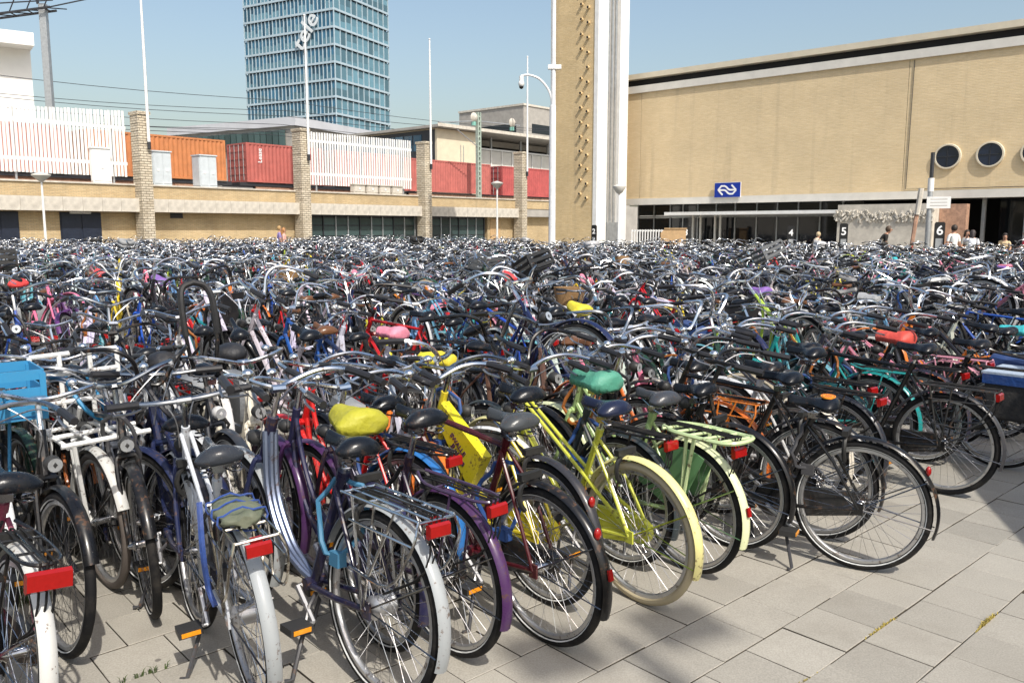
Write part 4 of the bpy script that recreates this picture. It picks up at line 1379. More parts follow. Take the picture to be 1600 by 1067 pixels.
def mudguard(c, a0, a1, n_seg, stays=True, w=0.027, r=0.372):
    m = MB()
    prof = [(r - 0.012, -w), (r - 0.002, -w * 0.7), (r + 0.003, 0), (r - 0.002, w * 0.7), (r - 0.012, w), (r - 0.003, w * 0.7 - 0.002), (r, 0), (r - 0.004, -w * 0.7 + 0.002)]
    m.revolve(c, prof, n_seg, 0, True, radians(a0), radians(a1))
    for a in (a0, a1):                          # close the ends
        V = [(c[0] + p[0] * cos(radians(a)), c[1] + p[1], c[2] + p[0] * sin(radians(a))) for p in prof]
        m.add(V, [(0, 1, 6, 7), (1, 2, 6)] if False else [tuple(range(8))])
    return m
def stay_mesh(c, angs, n=4, r=0.366):
    m = MB()
    for a in angs:
        for s in (-1, 1):
            m.tube([(c[0], s * 0.064, c[2]), (c[0] + (r - 0.01) * cos(radians(a)), s * 0.03, c[2] + (r - 0.01) * sin(radians(a)))], 0.0035, n)
    return m

def saddle_mesh(kind='wide', cover=False, seed=0, q=1):
    L = {'wide': 0.27, 'sport': 0.285, 'gel': 0.275}[kind]
    W = {'wide': 0.108, 'sport': 0.072, 'gel': 0.094}[kind]
    ns, nc = ((34, 25) if cover else (18, 13)) if q else (7, 5)
    m = MB()
    V = []
    g_ = 0.011 if cover else 0.0
    for i in range(ns):
        t = i / (ns - 1)                     # 0 rear .. 1 nose
        if q:
            t = 0.5 - 0.5 * cos(pi * t) if t < 0.5 else t
        x = -0.125 + L * t
        nosew = 0.022
        if t < 0.2:
            w = W * math.sqrt(max(0.0, 1 - 0.95 * ((0.2 - t) / 0.2) ** 2))
        else:
            u = min(1.0, (t - 0.2) / 0.42)
            w = nosew + (W - nosew) * (1 - (3 * u * u - 2 * u ** 3))
            if cover:
                w = W * (1 - 0.66 * min(1.0, (t - 0.2) / 0.75))
        e = math.sqrt(max(0.04, 1 - ((t - 0.93) / 0.07) ** 2)) if t > 0.93 else 1.0
        re = math.sqrt(max(0.0, 1 - ((0.13 - t) / 0.13) ** 2)) if t < 0.13 else 1.0
        w = w * e + g_
        top = (0.022 + 0.016 * math.exp(-((t - 0.17) / 0.2) ** 2) + (0.0 if cover else 0.010) * max(0.0, t - 0.7) / 0.3) * (0.15 + 0.85 * re) * (0.4 + 0.6 * e) + g_
        edge = -0.004 - 0.006 * re
        bot = -0.018 - 0.020 * math.exp(-((t - 0.2) / 0.25) ** 2) * re - 0.006 * (t > 0.5) - g_ * 1.8
        pts = []
        for k in range(nc):
            yy = -cos(pi * k / (nc - 1))
            pts.append((w * yy, top - (top - edge) * abs(yy) ** 2.6))
        pts.append((w * 0.97, (edge + bot) / 2))
        pts.append((w * 0.72, bot))
        pts.append((-w * 0.72, bot))
        pts.append((-w * 0.97, (edge + bot) / 2))
        for (y, z) in pts:
            p = Vector((x, y, z))
            if cover:
                p.x = x * 1.09
                nn = noise.noise(p * 20 + Vector((seed * 5, 0, 0))) * 0.004 + abs(noise.noise(Vector((p.x * 70, p.y * 25, p.z * 20 + seed)))) * 0.007 + (0.004 * sin(p.x * 260 + p.y * 90) if z < -0.012 else 0.0)
                p += Vector((0, y * 0.4, z + 0.01)).normalized() * (nn + 0.002)
            V.append(p)
    nc += 4
    Fc = []
    for i in range(ns - 1):
        for k in range(nc):
            k2 = (k + 1) % nc
            Fc.append((i * nc + k, i * nc + k2, (i + 1) * nc + k2, (i + 1) * nc + k))
    Fc.append(tuple(range(nc)))
    Fc.append(tuple((ns - 1) * nc + k for k in reversed(range(nc))))
    return m.add(V, Fc)
def spring_mesh(n=5):
    m = MB()
    for s in (-1, 1):
        pts = []
        for k in range(22):
            a = k * 0.95
            pts.append((-0.085 + 0.019 * cos(a), s * 0.055 + 0.019 * sin(a), -0.075 + 0.055 * k / 21))
        m.tube(pts, 0.0035, 4)
        m.tube([(-0.085, s * 0.05, -0.078), (0.0, s * 0.02, -0.07), (0.12, s * 0.008, -0.012)], 0.004, 4)
    m.box(-0.02, 0.03, -0.025, 0.025, -0.085, -0.055)
    return m

def rack_mesh(kind, n):
    m = MB()
    if kind == 'heavy':
        z, w, x0, x1 = 0.765, 0.10, 0.13, -0.33
        m.tube(catmull([(x0, 0.05, z), (0.0, w, z), (-0.25, w, z), (x1, w * 0.8, z + 0.005), (x1 - 0.02, 0, z + 0.005), (x1, -w * 0.8, z + 0.005), (-0.25, -w, z), (0, -w, z), (x0, -0.05, z)], 4), 0.011, n)
        for x in (0.05, -0.04, -0.13, -0.22, -0.31):
            m.tube([(x, -w * 0.95, z), (x + 0.05, w * 0.95, z)], 0.008, n)
        for s in (-1, 1):
            for x in (-0.06, -0.11):
                m.tube([(x, s * w * 0.9, z), (-0.0 + x * 0.1, s * 0.078, R_W)], 0.010, n)
    elif kind == 'wire':
        z, w, x0, x1 = 0.745, 0.075, 0.16, -0.30
        for y in (-w, -w * 0.35, w * 0.35, w):
            m.tube([(x0, y, z), (x1, y, z)], 0.0052, n)
        for x in (x0, 0.0, -0.15, x1):
            m.tube([(x, -w, z - 0.004), (x, w, z - 0.004)], 0.0055, n)
        for s in (-1, 1):
            m.tube([(0.09, s * w, z), (0.015, s * 0.074, R_W)], 0.006, n)
            m.tube([(-0.05, s * w, z), (0.0, s * 0.076, R_W + 0.02)], 0.006, n)
            m.tube([(-0.17, s * w, z), (-0.06, s * 0.1, 0.50)], 0.0055, n)
            m.tube(catmull([(-0.30, s * w, z), (-0.30, s * 0.1, 0.66), (-0.18, s * 0.105, 0.50), (0.06, s * 0.1, 0.5)], 4), 0.0055, n)
            m.tube([(0.09, s * 0.085, 0.66), (-0.29, s * 0.09, 0.66)], 0.0045, n)
    else:
        z, w, x0, x1 = 0.74, 0.06, 0.17, -0.28
        m.tube(catmull([(x0, 0.02, z + 0.02), (0.06, w, z), (-0.2, w, z), (x1, w * 0.6, z), (x1 - 0.015, 0, z), (x1, -w * 0.6, z), (-0.2, -w, z), (0.06, -w, z), (x0, -0.02, z + 0.02)], 3), 0.0068, n)
        for x in (0.0, -0.16):
            m.tube([(x, -w, z), (x, w, z)], 0.005, n)
        m.tube([(0.08, 0, z), (x1, 0, z - 0.002)], 0.005, n)
        for s in (-1, 1):
            m.tube([(-0.10, s * w, z), (0.0, s * 0.074, R_W + 0.01)], 0.0062, n)
    return m

def hull_lozenge(c0, r0, c1, r1, n=12):
    (x0, z0), (x1, z1) = c0, c1
    d = math.hypot(x1 - x0, z1 - z0)
    th = math.atan2(z1 - z0, x1 - x0)
    al = math.acos(max(-1, min(1, (r0 - r1) / d)))
    pts = []
    for k in range(n + 1):
        a = th + al + (2 * pi - 2 * al) * k / n
        pts.append((x0 + r0 * cos(a), z0 + r0 * sin(a)))
    for k in range(n + 1):
        a = th - al + 2 * al * k / n
        pts.append((x1 + r1 * cos(a), z1 + r1 * sin(a)))
    return pts
def chaincase_mesh(n=10):
    m = MB()
    ol = hull_lozenge((BB[0], BB[2]), 0.092, (0.02, R_W - 0.005), 0.06, n)
    ci = (BB[0] * 0.55, BB[2] + 0.02)
    inn = [(p[0] + (ci[0] - p[0]) * 0.06, p[1] + (ci[1] - p[1]) * 0.1) for p in ol]
    k = len(ol)
    V = [(p[0], -0.03, p[1]) for p in ol] + [(p[0], -0.062, p[1]) for p in ol] + [(p[0], -0.068, p[1]) for p in inn]
    Fc = [tuple(range(k)), tuple(reversed(range(2 * k, 3 * k)))]
    for a in (0, k):
        for i in range(k):
            j = (i + 1) % k
            Fc.append((a + i, a + k + i, a + k + j, a + j))
    return m.add(V, Fc)
def crank_mesh(n, open_chain):
    m = MB()
    c = BB
    if open_chain:
        m.revolve((c[0], -0.05, c[2]), [(0.082, -0.002), (0.098, -0.002), (0.098, 0.002), (0.082, 0.002)], 24)
        for k in range(5):
            a = k * 2 * pi / 5
            m.tube([(c[0], -0.05, c[2]), (c[0] + 0.085 * cos(a), -0.05, c[2] + 0.085 * sin(a))], 0.006, 4)
        m.tube([(c[0], -0.05, c[2] + 0.09), (0.0, -0.05, R_W + 0.045)], 0.004, 4)
        m.tube([(c[0], -0.05, c[2] - 0.09), (0.0, -0.05, R_W - 0.045)], 0.004, 4)
    for s, a in ((-1, 0.6), (1, 0.6 + pi)):
        e = Vector((c[0] + 0.17 * cos(a), s * 0.085, c[2] + 0.17 * sin(a)))
        m.tube([(c[0], s * 0.06, c[2]), (c[0], s * 0.075, c[2]), e], [0.014, 0.013, 0.010], n)
        m.tube([e, e + Vector((0, s * 0.03, 0))], 0.008, n)
    return m
def pedal_mesh(s):
    a = 0.6 if s < 0 else 0.6 + pi
    e = Vector((BB[0] + 0.17 * cos(a), s * 0.085, BB[2] + 0.17 * sin(a)))
    y0, y1 = sorted((s * 0.112, s * 0.205))
    m = MB()
    m.box(e.x - 0.042, e.x + 0.042, y0, y1, e.z - 0.014, e.z + 0.014, 0)
    m.box(e.x + 0.0421, e.x + 0.045, y0 + 0.01, y1 - 0.01, e.z - 0.009, e.z + 0.009, 1)
    m.box(e.x - 0.045, e.x - 0.0421, y0 + 0.01, y1 - 0.01, e.z - 0.009, e.z + 0.009, 1)
    return m
def kickstand_mesh(n):
    return MB().tube([(0.40, 0.03, 0.27), (0.37, 0.075, 0.24), (0.29, 0.19, 0.012), (0.305, 0.215, 0.006)], 0.009, n)
def double_stand_mesh(n):
    m = MB()
    for s in (-1, 1):
        m.tube([(0.39, s * 0.03, 0.26), (0.33, s * 0.13, 0.03), (0.30, s * 0.15, 0.012)], 0.01, n)
    return m.tube([(0.33, -0.13, 0.03), (0.33, 0.13, 0.03)], 0.008, n)
def lock_mesh():
    m = MB()
    pts = [(0.085 + 0.0, 0.062 * sin(a), 0.665 + 0.075 * cos(a) - 0.02) for a in [radians(-150 + 30 * k) for k in range(11)]]
    return m.tube(pts, 0.012, 6).box(0.07, 0.1, -0.06, 0.06, 0.715, 0.745)
def headlight_mesh():
    m = MB()
    c = ax(0.47) + Vector((0.09, 0, 0.03))
    m.sphere(c, 0.036, 12, 8, 0, (1.2, 1, 1))
    V = [(c.x + 0.040, c.y + 0.030 * cos(a), c.z + 0.030 * sin(a)) for a in [2 * pi * k / 14 for k in range(14)]]
    m.add(V, [tuple(range(14))], 1)
    m.tube([c, ax(0.47)], 0.006, 5)
    return m
def taillight_mesh(kind):
    if kind == 'rack':
        return MB().prism([(-0.325, 0.690), (-0.315, 0.682), (-0.300, 0.684), (-0.297, 0.728), (-0.312, 0.733), (-0.323, 0.726)], -0.043, 0.043).box(-0.297, -0.28, -0.02, 0.02, 0.705, 0.745)
    if kind == 'big':
        return MB().prism([(-0.335, 0.672), (-0.32, 0.662), (-0.30, 0.664), (-0.297, 0.722), (-0.315, 0.730), (-0.332, 0.722)], -0.065, 0.065)
    a = radians(143)
    c = Vector((0.385 * cos(a), 0, R_W + 0.385 * sin(a)))
    return MB().sphere(c, 0.02, 10, 7, 0, (0.7, 0.9, 1.3))
def reflector_mesh():
    a = radians(168)
    c = Vector((0.383 * cos(a), 0, R_W + 0.383 * sin(a)))
    M4 = Matrix.Translation(c) @ Matrix.Rotation(-radians(78), 4, 'Y')
    return MB().box(-0.022, 0.022, -0.011, 0.011, -0.004, 0.006, 0, M4)
def skirt_mesh(s, n=12):
    a0, a1 = radians(15), radians(115)
    ol = [(0.33 * cos(a0 + (a1 - a0) * k / n), R_W + 0.33 * sin(a0 + (a1 - a0) * k / n)) for k in range(n + 1)] + [(0.0, R_W + 0.04), (0.12, R_W + 0.0)]
    y0, y1 = sorted((s * 0.048, s * 0.052))
    return MB().prism(ol, y0, y1)
def crate_mesh(kind):
    m = MB()
    if kind == 'crate':
        x0, x1, y0, y1, z0, z1 = 0.93, 1.24, -0.2, 0.2, 0.93, 1.14
        t = 0.008
        m.box(x0, x1, y0, y1, z0, z0 + t)
        for z in (z0 + 0.02, z0 + 0.10, z0 + 0.18):
            m.box(x0 - t, x0, y0, y1, z, z + 0.045).box(x1, x1 + t, y0, y1, z, z + 0.045).box(x0, x1, y0 - t, y0, z, z + 0.045).box(x0, x1, y1, y1 + t, z, z + 0.045)
        for x in (x0, x1):
            for y in (y0, y1):
                m.box(x - 0.012, x + 0.012, y - 0.012, y + 0.012, z0, z1)
        m.tube([(0.98, -0.1, z0), (1.08, -0.05, 0.45)], 0.008, 5).tube([(0.98, 0.1, z0), (1.08, 0.05, 0.45)], 0.008, 5)
    elif kind == 'basket':
        V = []
        n = 20
        for (r, z) in ((0.9, 0.84), (1.0, 0.92), (1.08, 1.02), (1.12, 1.06), (1.04, 1.06), (0.95, 0.93), (0.86, 0.855)):
            for k in range(n):
                a = 2 * pi * k / n
                V.append((1.0 + 0.125 * r * cos(a), 0.175 * r * sin(a), z))
        Fc = []
        for i in range(6):
            for k in range(n):
                Fc.append((i * n + k, i * n + (k + 1) % n, (i + 1) * n + (k + 1) % n, (i + 1) * n + k))
        Fc.append(tuple(range(n)))
        Fc.append(tuple(6 * n + k for k in range(n)))
        m.add(V, Fc)
    return m
def front_carrier_mesh(n):
    m = MB()
    z0 = 0.80
    for y in (-0.17, -0.06, 0.06, 0.17):
        m.tube([(0.93, y, z0), (1.30, y, z0 - 0.01)], 0.011, n)
    for x in (0.93, 1.1, 1.30):
        m.tube([(x, -0.2, z0), (x, 0.2, z0)], 0.012, n)
    for z in (z0 + 0.13, z0 + 0.27, z0 + 0.37):
        m.tube([(0.93, -0.2, z), (0.93, 0.2, z)], 0.012, n)
    for y in (-0.2, -0.07, 0.07, 0.2):
        m.tube([(0.93, y, z0), (0.93, y, z0 + 0.37)], 0.012, n)
    for s in (-1, 1):
        m.tube([(1.2, s * 0.12, z0), (WB, s * 0.062, R_W)], 0.011, n)
    m.tube([ax(0.5), (0.95, 0, z0 + 0.1)], 0.014, n)
    return m
def pannier_mesh(s):
    y0, y1 = sorted((s * 0.085, s * 0.215))
    m = MB()
    ol = [(-0.30, 0.735), (0.06, 0.735), (0.085, 0.70), (0.06, 0.42), (0.02, 0.40), (-0.26, 0.40), (-0.30, 0.43), (-0.325, 0.70)]
    V = [(p[0], y0, p[1]) for p in ol] + [(p[0] * 0.93 - 0.01, (y0 + y1) / 2 + s * 0.03, p[1]) for p in ol] + [(p[0] * 0.84 - 0.02, y1 if s > 0 else y0, 0.57 + (p[1] - 0.57) * 0.86) for p in ol]
    if s < 0:
        V = [(p[0], y1, p[1]) for p in ol] + [(p[0] * 0.93 - 0.01, (y0 + y1) / 2 - 0.03, p[1]) for p in ol] + [(p[0] * 0.84 - 0.02, y0, 0.57 + (p[1] - 0.57) * 0.86) for p in ol]
    k = len(ol)
    Fc = [tuple(range(k)), tuple(reversed(range(2 * k, 3 * k)))]
    for a in (0, k):
        for i in range(k):
            j = (i + 1) % k
            Fc.append((a + i, a + k + i, a + k + j, a + j))
    return m.add(V, Fc)
def childseat_mesh():
    m = MB()
    m.add([(0.10, -0.15, 0.80), (0.10, 0.15, 0.80), (-0.18, 0.15, 0.79), (-0.18, -0.15, 0.79), (-0.26, -0.14, 1.12), (-0.26, 0.14, 1.12), (-0.30, 0.14, 1.12), (-0.30, -0.14, 1.12), (-0.21, 0.16, 0.76), (-0.21, -0.16, 0.76), (0.12, 0.16, 0.765), (0.12, -0.16, 0.765)],
          [(0, 1, 2, 3), (3, 2, 5, 4), (4, 5, 6, 7), (7, 6, 8, 9), (9, 8, 10, 11), (11, 10, 1, 0), (0, 3, 9, 11), (3, 4, 7, 9), (1, 10, 8, 2), (2, 8, 6, 5)])
    for s in (-1, 1):
        m.box(-0.2, 0.06, s * 0.165 - 0.012, s * 0.165 + 0.012, 0.78, 0.92)
    return m
def panel_mesh():
    a, b, c, d = ax(0.57), ax(0.46), Vector((0.66, 0, 0.50)), Vector((0.54, 0, 0.66))
    a = a + Vector((-0.02, 0, 0.0)); b = b + Vector((-0.02, 0, 0))
    ol = [(a.x, a.z), (b.x, b.z), (0.56, 0.43), (0.44, 0.62)]
    return MB().prism(ol, -0.03, 0.03)
def rearbag_mesh():
    """Flat bundle of cloth strapped to the rack."""
    m = MB()
    ns, nk = 15, 14
    V = []
    for i in range(ns):
        t = i / (ns - 1)
        x = 0.10 - 0.29 * t
        e = math.sqrt(max(0.03, 1 - (2 * t - 1) ** 6))
        for k in range(nk):
            a = 2 * pi * k / nk
            p = Vector((x, 0.074 * e * cos(a), 0.768 + 0.022 * e * sin(a)))
            p += Vector((0, cos(a), sin(a) * 1.2)) * (noise.noise(p * 20) * 0.022 + abs(noise.noise(p * 48)) * 0.014)
            V.append(p)
    Fc = [(i * nk + k, i * nk + (k + 1) % nk, (i + 1) * nk + (k + 1) % nk, (i + 1) * nk + k) for i in range(ns - 1) for k in range(nk)]
    Fc += [tuple(range(nk)), tuple((ns - 1) * nk + k for k in range(nk))]
    return m.add(V, Fc)
def strap_mesh():
    m = MB()
    for x in (0.05, -0.04, -0.13):
        pts = [(x + 0.012 * sin(k), 0.09 * cos(a), 0.768 + 0.042 * sin(a)) for k, a in enumerate([2 * pi * k / 16 for k in range(16)])]
        m.tube([Vector(p) + Vector((0, 0, -0.008 + 0.008 * sin(k * 2.1))) for k, p in enumerate(pts)], 0.0038, 5, closed=True)
    m.tube(catmull([(0.1, 0.1, 0.78), (0.03, 0.12, 0.62), (0.06, 0.11, 0.46), (0.02, 0.1, 0.40)], 5), 0.011, 5)
    return m
def bungee_mesh(kind):
    z = {'heavy': 0.779, 'wire': 0.754, 'tube': 0.75}[kind]
    m = MB()
    for y in (-0.022, 0.0, 0.022):
        m.tube(catmull([(-0.02, y * 0.4, R_W + 0.05), (-0.27, y, z - 0.2), (-0.30, y, z - 0.015), (-0.27, y, z), (0.10, y, z), (0.14, y, z - 0.03)], 3), 0.0042, 4)
    return m
def chain_lock_mesh(seed):
    r = random.Random(seed)
    m = MB()
    c = Vector((0.27, 0.0, 0.72)) if seed % 2 == 0 else Vector((0.84, 0.0, 0.88))
    ra, rb = r.uniform(0.07, 0.10), r.uniform(0.11, 0.16)
    pts = []
    for k in range(18):
        a = 2 * pi * k / 18
        pts.append(c + Vector((ra * cos(a) + 0.02 * sin(2 * a + seed), 0.05 * cos(a + 0.6), -rb * 0.8 + rb * sin(a))))
    m.tube([p + Vector((0.008 * sin(k * 2.3), 0.01 * sin(k * 1.7 + seed), 0.008 * cos(k * 1.9))) for k, p in enumerate(pts)], 0.0105, 6, closed=True)
    q = pts[13]
    m.box(q.x - 0.03, q.x + 0.03, q.y - 0.02, q.y + 0.02, q.z - 0.035, q.z + 0.02)
    return m
def bell_mesh():
    m = MB()
    c = Vector((0.76, 0.14, 1.105))
    return m.sphere(c, 0.026, 12, 7, 0, (1, 1, 0.75)).tube([c, c - Vector((0, 0, 0.035))], 0.006, 5)

MESH = {}
def get(key, fn, mats, sharp=40):
    if key not in MESH:
        MESH[key] = fn().mesh('_'.join(str(k) for k in key), mats, sharp)
    return MESH[key]
_w0 = wheel_parts(56, 10, 36)
MESH[('tyre', 0)] = _w0[0].mesh('tyre', ['rubber', 'stripe'])
MESH[('tyre_plain', 0)] = _w0[0].mesh('tyre_plain', ['rubber', 'rubber'])
MESH[('rim', 0)] = _w0[1].mesh('rim', ['alu'])
MESH[('spokes', 0)] = _w0[2].mesh('spokes', ['metal'])
def _wheel1():
    a, b, c = wheel_parts(36, 7, 28)
    m = MB()
    m.add(a.v, a.f, 0); m.m[:] = a.m
    m.add(b.v, b.f, 2)
    m.add(c.v, c.f, 3)
    return m
_alu_fix = simple('wheel_rim_metal', (0.5, 0.5, 0.5), 0.4, metal=0.85, var=0.3, scale=8)
_steel_fix = simple('spoke_steel', (0.55, 0.55, 0.55), 0.3, metal=1.0, var=0.2, scale=8)
MESH[('wheel', 1)] = _wheel1().mesh('wheel', ['rubber', 'stripe', _alu_fix, _steel_fix])
MESH[('wheel_plain', 1)] = _wheel1().mesh('wheel_plain', ['rubber', 'rubber', _alu_fix, _steel_fix])

CHROME, GREYBAR, BLK = (0.78, 0.79, 0.80), (0.34, 0.36, 0.38), (0.006, 0.006, 0.007)
RUB = (0.007, 0.007, 0.008)

def bicycle(label, loc, heading, spec, lod, lean=0.0, group='bicycles parked in the rows'):
    """One bicycle: an Empty under its rear wheel with its parts; loc = where the rear tyre meets the ground."""
    g_ = spec.get
    t = bpy.data.objects.new('bicycle', None)
    COL.objects.link(t)
    t.empty_display_size = 0.2
    t['label'], t['category'], t['group'] = label, 'bicycle', group
    sc = g_('scale', 1.0)
    t.matrix_world = Matrix.Translation(loc) @ Matrix.Rotation(heading, 4, 'Z') @ Matrix.Rotation(lean, 4, 'X') @ Matrix.Translation((0, 0, R_W)) @ Matrix.Rotation(-spec.get('lift', 0.0), 4, 'Y') @ Matrix.Translation((0, 0, -R_W)) @ Matrix.Scale(sc, 4)
    n = 8 if lod == 0 else 6
    st_ = g_('steer', 0.0)
    SM = None
    if st_:
        SM = Matrix.Translation(AX0) @ Matrix.Rotation(st_, 4, AXD) @ Matrix.Translation(-AX0)
    def part(name, me, color, par=None, loc=None, steer=False, M=None):
        o = bpy.data.objects.new(name, me)
        COL.objects.link(o)
        o.parent = par or t
        o.color = (*color, 1)
        Mx = M if M is not None else Matrix.Identity(4)
        if loc is not None:
            Mx = Matrix.Translation(loc) @ Mx
        if steer and SM is not None and par is None:
            Mx = SM @ Mx
        if True:
            o.matrix_basis = Mx
        return o
    fk = g_('frame', 'oma')
    pc = g_('paint', BLK)
    mgc = g_('mud', pc)
    part('frame', get(('frame', fk, n), lambda: frame_mesh(fk, n), ['paint']), pc)
    if fk == 'triple':
        def _tri():
            m_ = MB()
            for k, y in enumerate((-0.022, 0.0, 0.022)):
                m_.tube(catmull([ax(0.56 + 0.03 * (k == 1), y), (0.805, y, 0.58), (0.68, y, 0.40), (0.56, y * 0.8, 0.33), BB], 6), 0.0135, n)
            return m_
        part('down_tube', get(('triple',), _tri, ['alu']), g_('tubec', (0.2, 0.24, 0.34)))
    fkk = g_('fork', 'std')
    part('fork', get(('fork', fkk, n), lambda: fork_mesh(fkk, n), ['paint']), g_('forkc', pc), steer=True)
    ch = g_('barc', CHROME)
    bk = g_('bar', 'swept')
    bm = 'metal' if sum(ch) > 0.5 else 'paint'
    def _bars():
        m_ = bar_mesh(bk, n)
        if lod and bk != 'loop':
            for s in (-1, 1):
                l_ = lever_mesh(bk, s, 4)
                m_.add(l_.v, l_.f)
        return m_
    hb = part('handlebar', get(('bar', bk, n, bm, lod > 0), _bars, [bm]), ch, steer=True, loc=AXD * g_('stem', 0.0))
    if lod <= 1:
        for s in (-1, 1):
            part('grip', get(('grip', bk, s, n), lambda: grip_mesh(bk, s, n), ['plastic']), g_('grip', (0.02, 0.02, 0.023)), hb)
    if lod == 0 and bk != 'loop':
        for s in (-1, 1):
            part('brake_lever', get(('lever', bk, s), lambda: lever_mesh(bk, s, 5), ['alu']), (0.35, 0.35, 0.36), hb)
    plain = '' if g_('stripe', True) else '_plain'
    tc = g_('tyre', RUB)
    for k, (x, stf) in enumerate(((0.0, False), (WB, True))):
        rot = Matrix.Rotation(rng.uniform(0, 6.28), 4, 'Y')
        if lod == 0:
            w = part('wheel', MESH[('rim', 0)], g_('rim', (0.5, 0.5, 0.5)), loc=(x, 0, R_W), steer=stf, M=rot)
            part('tyre', MESH[('tyre' + plain, 0)], tc, w)
            part('spokes', MESH[('spokes', 0)], (0.55, 0.55, 0.56), w)
        else:
            part('wheel', MESH[('wheel' + plain, 1)], tc, loc=(x, 0, R_W), steer=stf, M=rot)
    hs = 40 if lod == 0 else 22
    if g_('mudguards', True):
        mr_ = part('mudguard', get(('mudr', hs), lambda: mudguard((0, 0, R_W), 22, 198, hs), ['paint']), mgc)
        part('mudguard', get(('mudf', hs), lambda: mudguard((WB, 0, R_W), 22, 208, hs), ['paint']), g_('mudf', mgc), steer=True)
        if lod <= 1:
            part('mudguard_stay', get(('stayr',), lambda: stay_mesh((0, 0, R_W), (150, 190)), ['metal']), g_('stayc', (0.2, 0.2, 0.2)))
        if lod == 0:
            part('mudguard_stay', get(('stayf',), lambda: stay_mesh((WB, 0, R_W), (195,)), ['metal']), g_('stayc', (0.2, 0.2, 0.2)), steer=True)
            if g_('reflector', False):
                part('reflector', get(('refl',), reflector_mesh, ['red']), (1, 1, 1), mr_)
    sz = g_('seat_z', 0.95)
    ph = seat_at(sz - 0.055)
    part('seat_post', get(('post', round(sz, 2), n), lambda: MB().tube([seat_at(0.72), seat_at(sz - 0.05)], 0.0125, n), ['metal']), g_('postc', CHROME))
    sk = g_('saddle', 'wide')
    sd_ = part('saddle', get(('saddle', sk), lambda: saddle_mesh(sk), ['vinyl'], 60), g_('saddlec', (0.008, 0.010, 0.014)), loc=(ph.x, 0, sz), M=Matrix.Rotation(g_('tilt', 0.0), 4, 'Y'))
    if lod == 0:
        part('springs', get(('springs',), spring_mesh, ['metal']), (0.4, 0.4, 0.42), sd_)
    if g_('cover'):
        part('saddle_cover', get(('cover', g_('cover_seed', 0) % 4), lambda: saddle_mesh('wide', True, g_('cover_seed', 0) % 4), ['fabric'], 70), g_('cover'), sd_)
    rk = g_('rack', 'tube')
    if rk:
        rm = 'metal' if sum(g_('rackc', BLK)) > 0.6 and g_('rackmetal', True) else 'paint'
        ro = part('rear_rack', get(('rack', rk, rm, n), lambda: rack_mesh(rk, n - 2), [rm]), g_('rackc', BLK))
        if g_('tail', 'rack') and lod <= 1:
            tk = g_('tail', 'rack')
            part('tail_light', get(('tail', tk), lambda: taillight_mesh(tk), ['red']), (1, 1, 1))
    elif g_('tail', 'mud') and lod <= 1:
        part('tail_light', get(('tail', 'mud'), lambda: taillight_mesh('mud'), ['red']), (1, 1, 1))
    if g_('case', True) and (lod <= 1 or g_('case', True) is not True):
        cc_ = g_('case', True)
        part('chain_case', get(('case',), chaincase_mesh, ['paint'], 25), (0.02, 0.02, 0.021) if cc_ is True else cc_)
    if lod <= 1:
        oc = not g_('case', True)
        cr = part('crankset', get(('crank', oc, n), lambda: crank_mesh(n - 2, oc), ['alu']), (0.4, 0.4, 0.41))
        if lod == 0:
            for s in (-1, 1):
                part('pedal', get(('pedal', s), lambda: pedal_mesh(s), ['plastic', 'orange']), (0.03, 0.03, 0.03), cr)
    if lod == 0:
        stk = g_('stand', 'side')
        part('kickstand', get(('stand', stk), lambda: kickstand_mesh(7) if stk == 'side' else double_stand_mesh(7), ['paint']), (0.05, 0.05, 0.055))
        part('ring_lock', get(('lock',), lock_mesh, ['plastic']), g_('lockc', (0.02, 0.02, 0.02)))
    if lod <= 1 and g_('headlight', True):
        part('headlight', get(('hl',), headlight_mesh, ['plastic', 'lens']), g_('hlc', (0.03, 0.03, 0.03)), steer=True)
    if g_('skirt'):
        for s in (-1, 1):
            part('skirt_guard', get(('skirt', s), lambda: skirt_mesh(s), ['plastic']), g_('skirt'))
    ck = g_('crate')
    if ck:
        nm = {'crate': 'front_crate', 'basket': 'front_basket'}[ck]
        part(nm, get(('crate', ck), lambda: crate_mesh(ck), ['plastic' if ck == 'crate' else 'wicker']), g_('cratec', (0.02, 0.02, 0.02)), steer=True)
    if g_('carrier'):
        part('front_carrier', get(('fcar',), lambda: front_carrier_mesh(7), ['paint']), g_('carrier'))
    if g_('bag'):
        for s in (-1, 1):
            pb = part('pannier', get(('pann', s), lambda: pannier_mesh(s), ['fabric'], 50), g_('bag'))
            if g_('bagtop'):
                ya, yb = sorted((s * 0.08, s * 0.222))
                part('flap', get(('flap', s), lambda: MB().box(-0.32, 0.08, ya, yb, 0.735, 0.752), ['fabric']), (0.36, 0.43, 0.52), pb)
                part('trim', get(('trim', s), lambda: MB().box(-0.31, 0.07, (yb if s > 0 else ya) - 0.006, (yb if s > 0 else ya) + 0.003, 0.665, 0.733), ['fabric']), g_('bagtop'), pb)
    if g_('child'):
        part('child_seat', get(('child',), childseat_mesh, ['plastic'], 30), g_('child'))
    if g_('roll'):
        cbg = part('carrier_bag', get(('roll',), rearbag_mesh, ['fabric'], 60), g_('roll'))
        part('strap', get(('strap',), strap_mesh, ['fabric']), (0.03, 0.07, 0.26), cbg)
    if lod == 0 and rk and not g_('roll') and not g_('child') and g_('bungee', True):
        part('bungee_strap', get(('bungee', rk), lambda: bungee_mesh(rk), ['rubber']), (0.012, 0.012, 0.013), ro)
    if lod == 0 and bk in ('swept', 'city'):
        part('bell', get(('bell',), bell_mesh, ['metal']), CHROME, hb)
